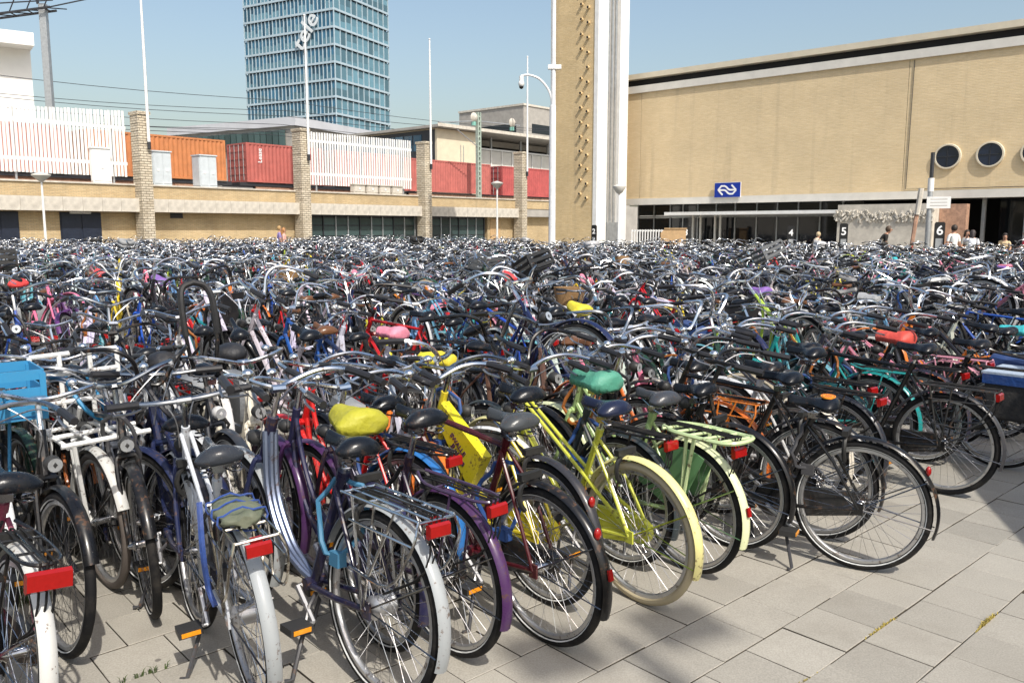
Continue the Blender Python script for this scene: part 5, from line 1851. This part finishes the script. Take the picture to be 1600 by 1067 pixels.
    if lod <= 1:
        lk = g_('clock_kind', rng.choice((None, None, 0, 1, 2, 3, 4, 5)))
        if lk is not None:
            part('chain_lock', get(('chainlock', lk), lambda: chain_lock_mesh(lk), ['plastic']), g_('clock') or rng.choice([(0.012, 0.012, 0.014), (0.012, 0.012, 0.014), (0.05, 0.05, 0.055), (0.02, 0.06, 0.2), (0.3, 0.1, 0.02)]))
    if g_('hubgear'):
        part('gear_hub', get(('hubgear',), lambda: MB().revolve((0, 0, R_W), [(0.012, -0.055), (0.036, -0.05), (0.046, -0.038), (0.04, -0.03), (0.038, 0.03), (0.045, 0.036), (0.03, 0.05), (0.012, 0.055)], 24, closed=False), ['alu']), (0.55, 0.55, 0.56))
    if g_('handcover'):
        for s in (-1, 1):
            part('hand_cover', get(('handcover', s), lambda: MB().sphere((0.70, s * 0.19, 1.06), 0.1, 14, 9, 0, (1.1, 0.9, 0.62)), ['fabric']), g_('handcover'), steer=True)
    if g_('panel'):
        pn = part('advert_panel', get(('panel',), panel_mesh, ['paint']), g_('panel'))
        for s in (-1, 1):
            for (txt, dz, sz_, mt_) in (('SWALLE', 0.035, 0.042, 'print_dark'), ('Riders', -0.02, 0.055, 'print_dark')):
                o = part('lettering', get(('ptxt', txt), lambda: _TM(text_mesh('lettering', txt, sz_, mt_, 0.0008, 0.0012, 0.15)), []), (1, 1, 1), pn)
                o.matrix_basis = Matrix.Translation((0.655 , s * 0.0315, 0.615 + dz)) @ Matrix.Rotation(0 if s < 0 else pi, 4, 'Z') @ Matrix.Rotation(pi / 2, 4, 'X') @ Matrix.Rotation(radians(38) * (1 if s < 0 else -1), 4, 'Z')
    if g_('saddle_logo'):
        def ell(a_, b_): return [(a_ * cos(2 * pi * k / 24), b_ * sin(2 * pi * k / 24)) for k in range(24)]
        o = part('logo', get(('slogo',), lambda: MB().prism(ell(0.037, 0.058), 0, 0.006, axis='z'), ['print_yellow']), (1, 1, 1), sd_, loc=(-0.062, 0, 0.0335), M=Matrix.Rotation(-0.06, 4, 'Y'))
        r_ = MB()
        for (e0, e1) in (((0.032, 0.052), (0.028, 0.047)),):
            A_, B_ = ell(*e0), ell(*e1)
            V_ = [(p[0], p[1], 0.0068) for p in A_ + B_]
            r_.add(V_, [(k, (k + 1) % 24, 24 + (k + 1) % 24, 24 + k) for k in range(24)])
        for (x_, w_) in ((0.012, 0.024), (0.003, 0.03), (-0.006, 0.03), (-0.014, 0.02)):
            r_.box(x_ - 0.0022, x_ + 0.0022, -w_, w_, 0.006, 0.0069)
        part('logo_print', get(('slogo2',), lambda: r_, ['print_red']), (1, 1, 1), sd_, loc=(-0.062, 0, 0.0335), M=Matrix.Rotation(-0.06, 4, 'Y'))
    if g_('saddle_star'):
        pts = [((0.042 if k % 2 == 0 else 0.018) * cos(pi * k / 6), (0.042 if k % 2 == 0 else 0.018) * sin(pi * k / 6)) for k in range(12)]
        part('star_print', get(('star',), lambda: MB().prism(pts, 0, 0.004, axis='z'), ['print_white']), (1, 1, 1), sd_, loc=(-0.055, 0, 0.0345), M=Matrix.Rotation(-0.04, 4, 'Y'))
    if g_('u_lock'):
        pts = catmull([(0.70, 0.10, 1.04), (0.80, 0.15, 0.86), (0.92, 0.12, 0.80), (0.97, 0.02, 0.88), (0.86, -0.03, 1.02), (0.74, 0.02, 1.06)], 5)
        part('cable_lock', get(('ulock',), lambda: MB().tube(pts, 0.011, 6), ['plastic']), g_('u_lock'))
    return t

class _TM:
    def __init__(self, me): self.me = me
    def mesh(self, *a): return self.me
# ------------------------------------------------------------------ the named bicycles of the front rows
H0 = A_ROW + pi / 2
D = radians
LIME, MINT, PURPLE = (0.48, 0.5, 0.06), (0.42, 0.58, 0.28), (0.06, 0.022, 0.085)
NAVY = (0.012, 0.018, 0.06)
WHITE = (0.52, 0.52, 0.5)
placed = []                      # (s, d) of every rear wheel so far
def put(s, d, dh, label, lod=0, lean=0.0, face=False, **spec):
    """s, d = place of the rear wheel along and across the rows; dh = degrees turned from the row's heading; face = faces the camera."""
    h = H0 + D(dh) + (pi if face else 0)
    placed.append((s, d, face))
    return bicycle(label, rowpt(s, d), h, spec, lod, lean)

put(0.50, 3.12, 2, 'bicycle with white mudguard and large red reflector at the bottom left corner', frame='step', paint=(0.25, 0.05, 0.09), mud=WHITE, mudf=WHITE, rack='tube', tail='big', lean=0.10, seat_z=0.9, barc=GREYBAR)
put(0.72, 4.83, 4, 'black bicycle at the left edge showing its front wheel side', face=True, frame='oma', paint=BLK, barc=CHROME, steer=0.0, lean=-0.08, seat_z=0.93)
put(1.30, 5.27, 1, 'dark blue bicycle with silver suspension fork facing the camera', face=True, frame='sport', paint=NAVY, fork='susp', forkc=(0.42, 0.45, 0.5), bar='city', barc=GREYBAR, steer=0.25, lean=0.07, seat_z=0.98, rack='wire', rackc=(0.1, 0.1, 0.1), hlc=(0.04, 0.12, 0.16), case=False)
put(1.26, 2.87, -10, 'silver bicycle with camouflage bag seen from behind with white mudguard', frame='mixte', paint=(0.5, 0.52, 0.55), forkc=NAVY, mud=(0.33, 0.35, 0.36), rack='wire', rackc=(0.62, 0.6, 0.55), tail='rack', seat_z=0.93, saddle='gel', saddlec=(0.03, 0.034, 0.042), case=False, hubgear=True, roll=(0.12, 0.135, 0.09), bar='flat', barc=GREYBAR, lean=-0.06)
put(1.62, 2.56, 2, 'dark purple bicycle with silver triple tube and silver wire rack', frame='triple', paint=(0.012, 0.011, 0.035), forkc=(0.02, 0.025, 0.07), mud=(0.33, 0.35, 0.36), rack='wire', rackc=(0.66, 0.67, 0.68), tail='rack', seat_z=0.90, saddle='gel', case=False, bar='city', barc=CHROME, clock=(0.05, 0.17, 0.29), clock_kind=0, hubgear=True, lean=0.05, scale=1.05, rim=(0.6, 0.6, 0.6), stripe=True)
put(1.84, 2.88, -4, 'navy bicycle with yellow green saddle cover', frame='oma', paint=(0.02, 0.02, 0.06), cover=(0.38, 0.36, 0.025), cover_seed=1, rack=None, seat_z=0.97, barc=CHROME, forkc=PURPLE, mudf=PURPLE)
put(2.03, 2.64, 1, 'black bicycle with purple rear mudguard and black saddle', frame='oma', paint=(0.02, 0.012, 0.03), mud=PURPLE, rack='tube', rackc=(0.05, 0.03, 0.07), tail='rack', seat_z=1.0, barc=CHROME, bar='swept', lean=-0.02)
put(2.39, 2.44, 0, 'black bicycle with matt grey saddle and red rear light under it', frame='opa', paint=(0.06, 0.006, 0.01), mud=BLK, reflector=True, rack=None, tail='mud', seat_z=0.96, saddlec=(0.05, 0.055, 0.06), barc=CHROME, bar='city', lean=-0.02)
put(2.28, 3.28, 6, 'bright red bicycle with chrome swept handlebar between black ones', frame='oma', paint=(0.55, 0.012, 0.012), mud=(0.03, 0.16, 0.45), mudf=(0.5, 0.02, 0.02), seat_z=0.92, barc=CHROME, rack='tube', bar='swept')
put(2.66, 2.72, -2, 'yellow bicycle with a lettered advertising panel in its frame', frame='oma', paint=(0.62, 0.5, 0.03), panel=(0.62, 0.55, 0.02), case=(0.62, 0.52, 0.02), mud=(0.03, 0.03, 0.035), mudf=(0.6, 0.55, 0.3), seat_z=1.0, barc=GREYBAR, rack=None, tail='mud')
put(3.00, 2.42, -3, 'lime yellow bicycle with cream rear tyre and yellow mudguard', frame='mixte', paint=LIME, mud=(0.72, 0.66, 0.28), tyre=(0.42, 0.36, 0.24), stripe=False, rack=None, tail=None, seat_z=0.93, saddlec=(0.015, 0.02, 0.045), stayc=LIME, barc=CHROME, case=(0.5, 0.52, 0.05), lean=-0.03)
put(3.29, 2.78, 0, 'dark bicycle with green cloth saddle cover behind the lime yellow one', frame='step', paint=(0.03, 0.04, 0.045), cover=(0.07, 0.27, 0.19), cover_seed=2, seat_z=0.98, rack='tube', barc=BLK, bar='high')
put(3.48, 2.48, -5, 'mint green bicycle with heavy carrier and green skirt guard', frame='step', paint=(0.36, 0.5, 0.2), reflector=True, mud=(0.66, 0.7, 0.42), rack='heavy', rackc=(0.5, 0.62, 0.32), rackmetal=False, tail='rack', skirt=(0.16, 0.33, 0.15), seat_z=0.90, saddlec=(0.045, 0.05, 0.06), stayc=(0.4, 0.55, 0.2), barc=CHROME, lean=-0.03)
put(3.93, 2.52, 4, 'black bicycle whose black saddle carries a white star', frame='low', paint=BLK, seat_z=0.88, tilt=0.12, saddle='wide', saddle_star=True, rack=None, tail=None, barc=CHROME, bar='city', lean=-0.03)
put(4.16, 1.90, 17, 'black bicycle with orange logo on its saddle, nearest to the open paving', frame='oma', paint=BLK, rack=None, tail='mud', seat_z=0.87, saddle_logo=True, barc=BLK, stand='side', lean=0.0, bar='swept')
put(4.41, 2.28, 12, 'black bicycle tucked behind the one with the orange saddle logo', frame='opa', paint=BLK, rack=None, tail='mud', seat_z=0.93, barc=BLK, lean=-0.02)
put(4.36, 2.92, 2, 'orange bicycle with orange rear rack behind the star saddle', frame='oma', paint=(0.55, 0.13, 0.02), rack='wire', rackc=(0.6, 0.17, 0.02), rackmetal=False, tail=None, seat_z=0.92, barc=CHROME)
put(4.78, 2.62, 4, 'silver bicycle with worn white mudguard and orange rear light', frame='step', paint=(0.5, 0.5, 0.5), mud=(0.6, 0.55, 0.46), rack=None, tail='mud', seat_z=0.9, barc=CHROME)
put(5.12, 2.55, 0, 'black bicycle with black saddle and thin rack, left of the wide open wheel', frame='mixte', paint=(0.02, 0.022, 0.03), rack='tube', seat_z=0.97, barc=CHROME)
put(5.45, 2.75, -3, 'dark teal bicycle with black rear rack near the right', frame='oma', paint=(0.01, 0.07, 0.08), rack='tube', seat_z=0.95, barc=CHROME)
put(5.81, 2.11, 3, 'black bicycle with black rack and red rear light at the right', frame='opa', paint=BLK, mud=(0.05, 0.05, 0.055), rack='wire', rackc=(0.03, 0.03, 0.03), tail='rack', seat_z=0.98, barc=CHROME, stripe=False)
put(6.12, 2.75, 0, 'turquoise bicycle with a turquoise rear rack at the right', frame='oma', paint=(0.015, 0.25, 0.25), rack='tube', rackc=(0.02, 0.28, 0.28), rackmetal=False, seat_z=0.98, barc=CHROME, tail=None)
put(6.5, 2.55, -2, 'bicycle with red cloth saddle cover near the right edge', frame='step', paint=(0.03, 0.03, 0.05), cover=(0.6, 0.07, 0.05), cover_seed=3, seat_z=0.95, barc=CHROME, rack='tube')
put(6.78, 2.08, 0, 'black bicycle with black and blue double pannier at the right edge', frame='oma', paint=BLK, bag=(0.014, 0.014, 0.016), bagtop=(0.01, 0.05, 0.2), rack='tube', seat_z=0.92, barc=CHROME)
put(7.15, 2.6, 0, 'pink bicycle with pink rear mudguard at the right edge', frame='mixte', paint=(0.6, 0.22, 0.3), mud=(0.62, 0.28, 0.35), rack='wire', rackc=(0.62, 0.28, 0.36), rackmetal=False, seat_z=0.93, barc=CHROME)
# facing the camera, in the second rank at the left
put(1.12, 5.42, 2, 'white bicycle with tall white front carrier and blue cable lock', face=True, frame='low', paint=WHITE, mud=WHITE, carrier=(0.75, 0.75, 0.73), barc=GREYBAR, bar='city', seat_z=0.95, u_lock=(0.03, 0.22, 0.42), lean=0.03, tyre=(0.1, 0.085, 0.075), stripe=False)
put(0.74, 5.40, -2, 'white bicycle with blue front crate at the left edge', face=True, frame='step', paint=(0.66, 0.68, 0.7), crate='crate', cratec=(0.035, 0.22, 0.42), barc=BLK, bar='city', seat_z=0.9)
put(1.74, 5.32, 3, 'dark bicycle with a tall black loop shaped handlebar', face=True, frame='oma', paint=(0.03, 0.035, 0.045), bar='loop', barc=BLK, handcover=(0.012, 0.013, 0.017), grip=(0.015, 0.015, 0.016), seat_z=0.95, hlc=(0.5, 0.5, 0.5), steer=-0.1)
put(2.0, 5.2, -3, 'cream white bicycle facing the camera behind the saddle with grey stripe', face=True, frame='oma', paint=(0.62, 0.58, 0.48), barc=CHROME, seat_z=0.92, mud=(0.6, 0.56, 0.46))
put(0.42, 4.75, 4, 'silver grey bicycle facing the camera at the far left', face=True, lod=1, frame='step', paint=(0.35, 0.38, 0.42), barc=CHROME, seat_z=0.92)

put(0.6, 5.85, -3, 'grey bicycle with black saddle behind the white carrier', face=True, frame='oma', paint=(0.2, 0.21, 0.22), barc=CHROME, seat_z=0.95)
put(1.47, 5.6, 5, 'silver bicycle with grey handlebar beside the dark blue one, facing the camera', face=True, frame='mixte', paint=(0.42, 0.44, 0.46), barc=GREYBAR, bar='city', seat_z=0.95, steer=0.3)
put(1.2, 5.95, 0, 'orange brown bicycle with front wheel behind the white carrier', face=True, frame='oma', paint=(0.42, 0.12, 0.03), barc=CHROME, seat_z=0.95, mud=(0.4, 0.14, 0.05))

put(1.14, 4.96, 3, 'black bicycle facing the camera between the white carrier and the camouflage bag', face=True, frame='opa', paint=BLK, barc=GREYBAR, bar='city', seat_z=1.0, lean=-0.03, steer=-0.25, rack='wire')
put(1.52, 5.12, -4, 'navy bicycle facing the camera left of the silver triple tube', face=True, frame='step', paint=NAVY, barc=BLK, bar='high', seat_z=0.95, lean=0.05, steer=0.35, u_lock=(0.02, 0.02, 0.025))
put(1.33, 3.62, -8, 'navy sport bicycle squeezed in behind the one with the camouflage bag', frame='sport', paint=NAVY, fork='susp', forkc=(0.5, 0.53, 0.58), barc=GREYBAR, bar='flat', seat_z=0.9, rack=None, tail=None, case=False, lean=0.04, mud=(0.02, 0.02, 0.03))
put(0.9, 6.1, 3, 'dark green bicycle with chrome handlebar behind the white carrier', face=True, frame='oma', paint=(0.012, 0.04, 0.025), barc=CHROME, seat_z=0.96)

# ------------------------------------------------------------------ the rest of the field
PALETTE = [('black', (0.007, 0.007, 0.009), 30), ('charcoal', (0.045, 0.047, 0.053), 10), ('silver', (0.5, 0.52, 0.55), 18), ('navy', (0.012, 0.02, 0.07), 10), ('dark green', (0.015, 0.05, 0.03), 5),
           ('white', (0.68, 0.68, 0.67), 6), ('red', (0.45, 0.015, 0.02), 4), ('light blue', (0.12, 0.3, 0.45), 4), ('brown', (0.10, 0.05, 0.03), 3), ('purple', (0.10, 0.03, 0.13), 2),
           ('teal', (0.02, 0.22, 0.22), 2.5), ('yellow', (0.6, 0.46, 0.03), 2), ('pink', (0.6, 0.2, 0.28), 1.8), ('orange', (0.6, 0.17, 0.02), 1.8), ('lime', (0.4, 0.5, 0.06), 1.2), ('blue', (0.02, 0.08, 0.36), 4)]
PN = [p[0] for p in PALETTE]
PWT = [p[2] for p in PALETTE]
PC = {p[0]: p[1] for p in PALETTE}
COVERS = [('turquoise', (0.04, 0.42, 0.46)), ('red', (0.6, 0.05, 0.05)), ('pink', (0.65, 0.22, 0.3)), ('blue', (0.05, 0.14, 0.5)), ('white', (0.68, 0.68, 0.68)), ('yellow', (0.6, 0.5, 0.03)), ('grey', (0.3, 0.31, 0.32)), ('purple', (0.2, 0.1, 0.35))]
FR = [('step-through', 'oma', 34), ('crossbar', 'opa', 20), ('step-through', 'step', 20), ('low-step', 'low', 8), ('mixte', 'mixte', 12), ('sport', 'sport', 6)]
def random_spec(r):
    cn = r.choices(PN, PWT)[0]
    fn_, fk, _ = r.choices(FR, [f[2] for f in FR])[0]
    sp = dict(frame=fk, paint=tuple(c * r.uniform(0.85, 1.15) for c in PC[cn]))
    sp['bar'] = r.choices(['swept', 'city', 'high', 'flat'], [42, 28, 20, 10])[0]
    sp['stem'] = r.choice((-0.03, 0.0, 0.03, 0.06, 0.08))
    x_ = r.random()
    sp['lift'] = r.uniform(0.10, 0.26) if x_ < 0.3 else (r.uniform(0.30, 0.46) if x_ < 0.5 else 0.0)
    sp['barc'] = r.choices([CHROME, GREYBAR, BLK], [70, 18, 12])[0]
    sp['steer'] = r.gauss(0, 0.3)
    sp['seat_z'] = round(r.choice((0.90, 0.93, 0.96, 0.99, 1.02)), 2)
    sp['saddle'] = r.choices(['wide', 'gel', 'sport'], [55, 33, 12])[0]
    desc = []
    sc_ = r.choices(['black', 'brown', 'grey', 'white'], [80, 9, 8, 3])[0]
    sp['saddlec'] = {'black': (0.008, 0.010, 0.014), 'brown': (0.13, 0.06, 0.03), 'grey': (0.2, 0.2, 0.2), 'white': (0.6, 0.6, 0.58)}[sc_]
    if sc_ != 'black':
        desc.append('%s saddle' % sc_)
    if r.random() < 0.07:
        c = r.choice(COVERS)
        sp['cover'], sp['cover_seed'] = c[1], r.randrange(4)
        desc.append('%s saddle cover' % c[0])
        if sc_ != 'black': desc.pop(0)
    x = r.random()
    if x < 0.025:
        c = r.choice([('black', (0.02, 0.02, 0.02)), ('black', (0.02, 0.02, 0.02)), ('grey', (0.10, 0.105, 0.11))])
        sp['crate'], sp['cratec'] = 'crate', c[1]
        desc.append('%s front crate' % c[0])
    elif x < 0.032:
        sp['crate'], sp['cratec'] = 'basket', (0.24, 0.14, 0.06)
        desc.append('wicker basket')
    x = r.random()
    sp['rack'] = None if x < 0.2 else ('wire' if x < 0.42 else 'tube')
    sp['rackc'] = r.choice([BLK, BLK, (0.55, 0.56, 0.57)])
    if sp['rack'] and r.random() < 0.10:
        c = r.choice([('black', (0.015, 0.015, 0.017)), ('grey', (0.2, 0.21, 0.22)), ('blue', (0.02, 0.05, 0.16))])
        sp['bag'] = c[1]
        desc.append('%s panniers' % c[0])
    elif sp['rack'] and r.random() < 0.05:
        sp['child'] = (0.02, 0.02, 0.023)
        desc.append('black child seat')
    x = r.random()
    sp['mud'] = sp['paint'] if x < 0.5 else (BLK if x < 0.8 else (0.55, 0.56, 0.57))
    sp['case'] = True if r.random() < 0.7 else False
    if r.random() < 0.08:
        sp['fork'] = 'susp'
    if r.random() < 0.1:
        sp['skirt'] = r.choice([(0.015, 0.015, 0.016), (0.05, 0.05, 0.06), sp['paint']])
    sp['stripe'] = r.random() < 0.6
    if r.random() < 0.05:
        sp['tyre'] = (0.45, 0.40, 0.30)
    sp['scale'] = r.uniform(0.92, 1.06)
    if not desc:
        desc.append({'swept': 'swept-back', 'city': 'curved', 'high': 'high', 'flat': 'straight'}[sp['bar']] + {CHROME: ' chrome', GREYBAR: ' grey', BLK: ' black'}[sp['barc']] + ' handlebar')
    return sp, cn, fn_, desc

SP0 = 0.345                        # spacing along a row
def blocked(p):
    v = p - W0
    if v.x * -sin(A_WALL) + v.y * cos(A_WALL) > -1.4:
        return True
    v = p - S0
    if v.x * -sin(A_STN) + v.y * cos(A_STN) > -4.6:
        return True
    if (p - Vector((1.62, 34, 0))).length < 0.5 or (p - Vector((-0.9, 51, 0))).length < 0.4 or (p - Vector((-22.25, 40, 0))).length < 0.4 or (p - Vector((4.95, 39, 0))).length < 0.4:
        return True
    if (p - TO).length < 3.6:
        return True
    for q in ((-12.2, 44.1), (-11.7, 43.1), (14.6, 33.2), (16.7, 31.2), (18.4, 31.2), (15.5, 32.4), (13.2, 33.4), (16.3, 32.4), (19.2, 31.3)):
        if (p - Vector((q[0], q[1], 0))).length < 0.55:
            return True
    return False

field = []
PERIOD = 3.4
for k in range(0, 18):
    for face in (False, True):
        row_d = 2.35 + k * PERIOD + (2.25 if face else 0.0)
        rr = random.Random(100 + k * 2 + face)
        s = -40.0
        while s < 75:
            s += SP0 * rr.uniform(0.8, 1.25)
            if rr.random() < 0.02:
                s += 0.35
            d = row_d + rr.gauss(0, 0.11) + (0.16 if rr.random() < 0.35 else 0.0)
            if k == 0 and s < 7.4:
                if not face and s > -1.0:
                    continue                                   # the front row is set out by hand
                if face and s < 2.1:
                    if s > 0.2:
                        continue
                    d += 0.75
            dh = rr.gauss(0, 7.0)
            h = H0 + D(dh) + (pi if face else 0)
            p = rowpt(s, d)
            fw = Vector((cos(h), sin(h), 0))
            mid = p + fw * 0.55
            if blocked(p) or blocked(p + fw * 1.2) or p.y < 1.2:
                continue
            q0, q1 = project(p + Vector((0, 0, 0.6))), project(p + fw * 1.1 + Vector((0, 0, 0.8)))
            if not q0 or not q1:
                continue
            if max(q0[0], q1[0]) < -45 - 500 / q0[2] or min(q0[0], q1[0]) > 1645 + 500 / q0[2]:
                continue
            if min(q0[1], q1[1]) > 1150:
                continue
            onscreen = 0 < (q0[0] + q1[0]) / 2 < 1600
            field.append(dict(s=s, d=d, h=h, p=p, z=(mid - Vector((0, 0, 0))).length, k=2 * k + int(face), seen=onscreen, face=face))
# steel stands that hold the front wheels, one low beam along the middle of each pair of rows
for k in range(0, 6):
    dd = 2.35 + k * PERIOD + 1.13
    s0, s1 = (2.2 if k == 0 else -6.0 - 2.5 * k, 12.0 + 6.0 * k)
    pa = rowpt(s0, dd)
    L = s1 - s0
    rk_ = thing('bicycle_stand', 'long low steel stand holding the front wheels of the %s pair of rows' % ('first', 'second', 'third', 'fourth', 'fifth', 'sixth')[k], 'bicycle stand', pa, A_ROW, 'steel bicycle stands')
    m = MB().box(0, L, -0.03, 0.03, 0.10, 0.15)
    obj('beam', m.mesh('beam', ['galv']), rk_)
    x = 0.5
    while x < L:
        boxpart('foot', rk_, x, x + 0.08, -0.3, 0.3, 0.003, 0.06, 'galv')
        boxpart('post', rk_, x + 0.01, x + 0.07, -0.028, 0.028, 0.06, 0.10, 'galv')
        x += 2.2
near = sorted(field, key=lambda e: e['z'] + (0 if e['seen'] else 1.0))
N_SINGLE = 300 - len(placed)
single, rest = near[:N_SINGLE], near[N_SINGLE:]
ORD = ['zeroth', 'first', 'second', 'third', 'fourth', 'fifth', 'sixth', 'seventh', 'eighth', 'ninth', 'tenth', 'eleventh', 'twelfth', 'thirteenth', 'fourteenth', 'fifteenth', 'sixteenth', 'seventeenth', 'eighteenth', 'nineteenth']
def ordinal(n):
    if n < 20: return ORD[n]
    tens = {2: 'twent', 3: 'thirt', 4: 'fort', 5: 'fift', 6: 'sixt'}[n // 10]
    return tens + 'ieth' if n % 10 == 0 else tens + 'y-' + ORD[n % 10]
from collections import defaultdict
byrow = defaultdict(list)
for e in single:
    byrow[e['k']].append(e)
for rk in sorted(byrow):
    es = sorted(byrow[rk], key=lambda e: project(e['p'])[0])
    rr = random.Random(900 + rk)
    for i, e in enumerate(es):
        sp, cn, fn_, desc = random_spec(rr)
        lab = '%s %s bicycle with %s, %s from the left in the %s row' % (cn, fn_, desc[-1], ordinal(i + 1), ordinal(rk + 1))
        lod = 1 if e['z'] < 10.5 else 2
        bicycle(lab, e['p'], e['h'], sp, lod, rr.gauss(0, 0.085))

# ------------------------------------------------------------------ the far mass of bicycles, one object
def far_prototype(fk, bk, crate):
    """Light bicycle; returns vertices, faces, material index and a colour slot for each vertex (0 paint, 1 bar, 2 rubber, 3 saddle, 4 steel)."""
    V, Fc, M, S = [], [], [], []
    def take(m, mat, slot):
        o = len(V)
        V.extend(m.v)
        Fc.extend([tuple(i + o for i in f) for f in m.f])
        M.extend([mat] * len(m.f))
        S.extend([slot] * len(m.v))
    take(frame_mesh(fk, 4), 0, 0)
    take(fork_mesh('std', 4), 0, 0)
    take(bar_mesh(bk, 4), 1, 1)
    for s in (-1, 1):
        P = bar_side(bk, s, 3)
        take(MB().tube(P[-3:], 0.018, 4), 2, 2)
    for x in (0, WB):
        a, b, c = wheel_parts(18, 4, 10)
        for m, mat, slot in ((a, 2, 2), (b, 1, 4), (c, 1, 4)):
            m.v = [(v[0] + x, v[1], v[2] + R_W) for v in m.v]
            take(m, mat, slot)
        g_ = MB()
        prof = [(0.36, -0.027), (0.374, 0), (0.36, 0.027)]
        g_.revolve((x, 0, R_W), prof, 10, 0, False, radians(22), radians(198))
        take(g_, 0, 5)
    sd = saddle_mesh('wide', False, 0, 0)
    sd.v = [(v[0] + 0.195, v[1], v[2] + 0.96) for v in sd.v]
    take(sd, 2, 3)
    take(MB().tube([seat_at(0.75), seat_at(0.92)], 0.013, 4), 1, 4)
    if crate == 'crate':
        take(MB().box(0.93, 1.24, -0.2, 0.2, 0.92, 0.99).box(0.93, 0.945, -0.2, 0.2, 0.99, 1.13).box(1.225, 1.24, -0.2, 0.2, 0.99, 1.13).box(0.945, 1.225, -0.2, -0.185, 0.99, 1.13).box(0.945, 1.225, 0.185, 0.2, 0.99, 1.13), 2, 6)
    elif crate == 'bag':
        take(pannier_mesh(1), 2, 6)
        take(pannier_mesh(-1), 2, 6)
    else:
        take(rack_mesh('tube', 3), 1, 6)
    return np.array(V, dtype=np.float64), Fc, np.array(M), np.array(S)
protos = []
for fk, bk, cr in (('oma', 'swept', None), ('opa', 'swept', None), ('step', 'city', None), ('oma', 'high', 'crate'), ('mixte', 'swept', None), ('low', 'city', 'bag'), ('opa', 'flat', None), ('oma', 'swept', 'bag'), ('step', 'high', None)):
    V, Fc, M, S = far_prototype(fk, bk, cr)
    lt = np.array([len(f) for f in Fc])
    li = np.array([i for f in Fc for i in f])
    protos.append((V, lt, li, M, S))
rr = random.Random(77)
AV, ALT, ALI, AM, AC = [], [], [], [], []
off = 0
for e in rest:
    V, lt, li, M, S = protos[rr.choices(range(9), [24, 14, 15, 1, 11, 4, 9, 4, 12])[0]]
    c, s_ = cos(e['h']), sin(e['h'])
    le = rr.gauss(0, 0.09)
    sc = rr.uniform(0.96, 1.08)
    y = V[:, 1] * cos(le) - V[:, 2] * sin(le)
    z = V[:, 1] * sin(le) + V[:, 2] * cos(le)
    x = V[:, 0]
    if rr.random() < 0.45:
        li_ = rr.uniform(0.10, 0.30)
        zz_ = z - R_W
        x, z = x * cos(li_) - zz_ * sin(li_), R_W + x * sin(li_) + zz_ * cos(li_)
    W_ = np.stack([(x * c - y * s_) * sc + e['p'].x, (x * s_ + y * c) * sc + e['p'].y, z * sc], 1)
    AV.append(W_)
    ALT.append(lt); ALI.append(li + off); AM.append(M)
    cn = rr.choices(PN, PWT)[0]
    pcl = PC[cn]
    sad = rr.choices([(0.010, 0.012, 0.016), (0.13, 0.06, 0.03), (0.2, 0.2, 0.2)], [82, 9, 9])[0]
    if rr.random() < 0.035:
        sad = rr.choice(COVERS)[1]
    slots = np.array([pcl, rr.choices([CHROME, GREYBAR, (0.03, 0.03, 0.03)], [80, 14, 6])[0], (0.018, 0.018, 0.019), sad, (0.45, 0.45, 0.46),
                      rr.choice([pcl, (0.015, 0.015, 0.016), (0.5, 0.5, 0.51)]), rr.choice([(0.02, 0.02, 0.02), (0.02, 0.02, 0.02), (0.3, 0.31, 0.32), (0.45, 0.45, 0.46), (0.03, 0.07, 0.18)])])
    AC.append(slots[S])
    off += len(V)
AV = np.concatenate(AV); ALT = np.concatenate(ALT); ALI = np.concatenate(ALI); AM = np.concatenate(AM); AC = np.concatenate(AC)
me = bpy.data.meshes.new('far_bicycles')
me.vertices.add(len(AV))
me.vertices.foreach_set('co', AV.astype(np.float32).ravel())
me.loops.add(len(ALI))
me.loops.foreach_set('vertex_index', ALI.astype(np.int32))
me.polygons.add(len(ALT))
st_ = np.concatenate([[0], np.cumsum(ALT)[:-1]])
me.polygons.foreach_set('loop_start', st_.astype(np.int32))
me.polygons.foreach_set('material_index', AM.astype(np.int32))
me.polygons.foreach_set('use_smooth', np.ones(len(ALT), dtype=bool))
for k in ('s_paint', 's_metal', 's_dull'):
    me.materials.append(MAT[k])
at_ = me.attributes.new('col', 'FLOAT_COLOR', 'POINT')
at_.data.foreach_set('color', np.concatenate([AC, np.ones((len(AC), 1))], 1).astype(np.float32).ravel())
me.update(calc_edges=True)
me.validate()
fb = obj('far_bicycles', me)
fb['label'] = 'dense mass of hundreds of parked bicycles stretching to the station'
fb['category'] = 'bicycles'
fb['kind'] = 'stuff'
print('FIELD', len(field), 'single', len(single), 'rest', len(rest), 'tris', int((ALT - 2).sum()))
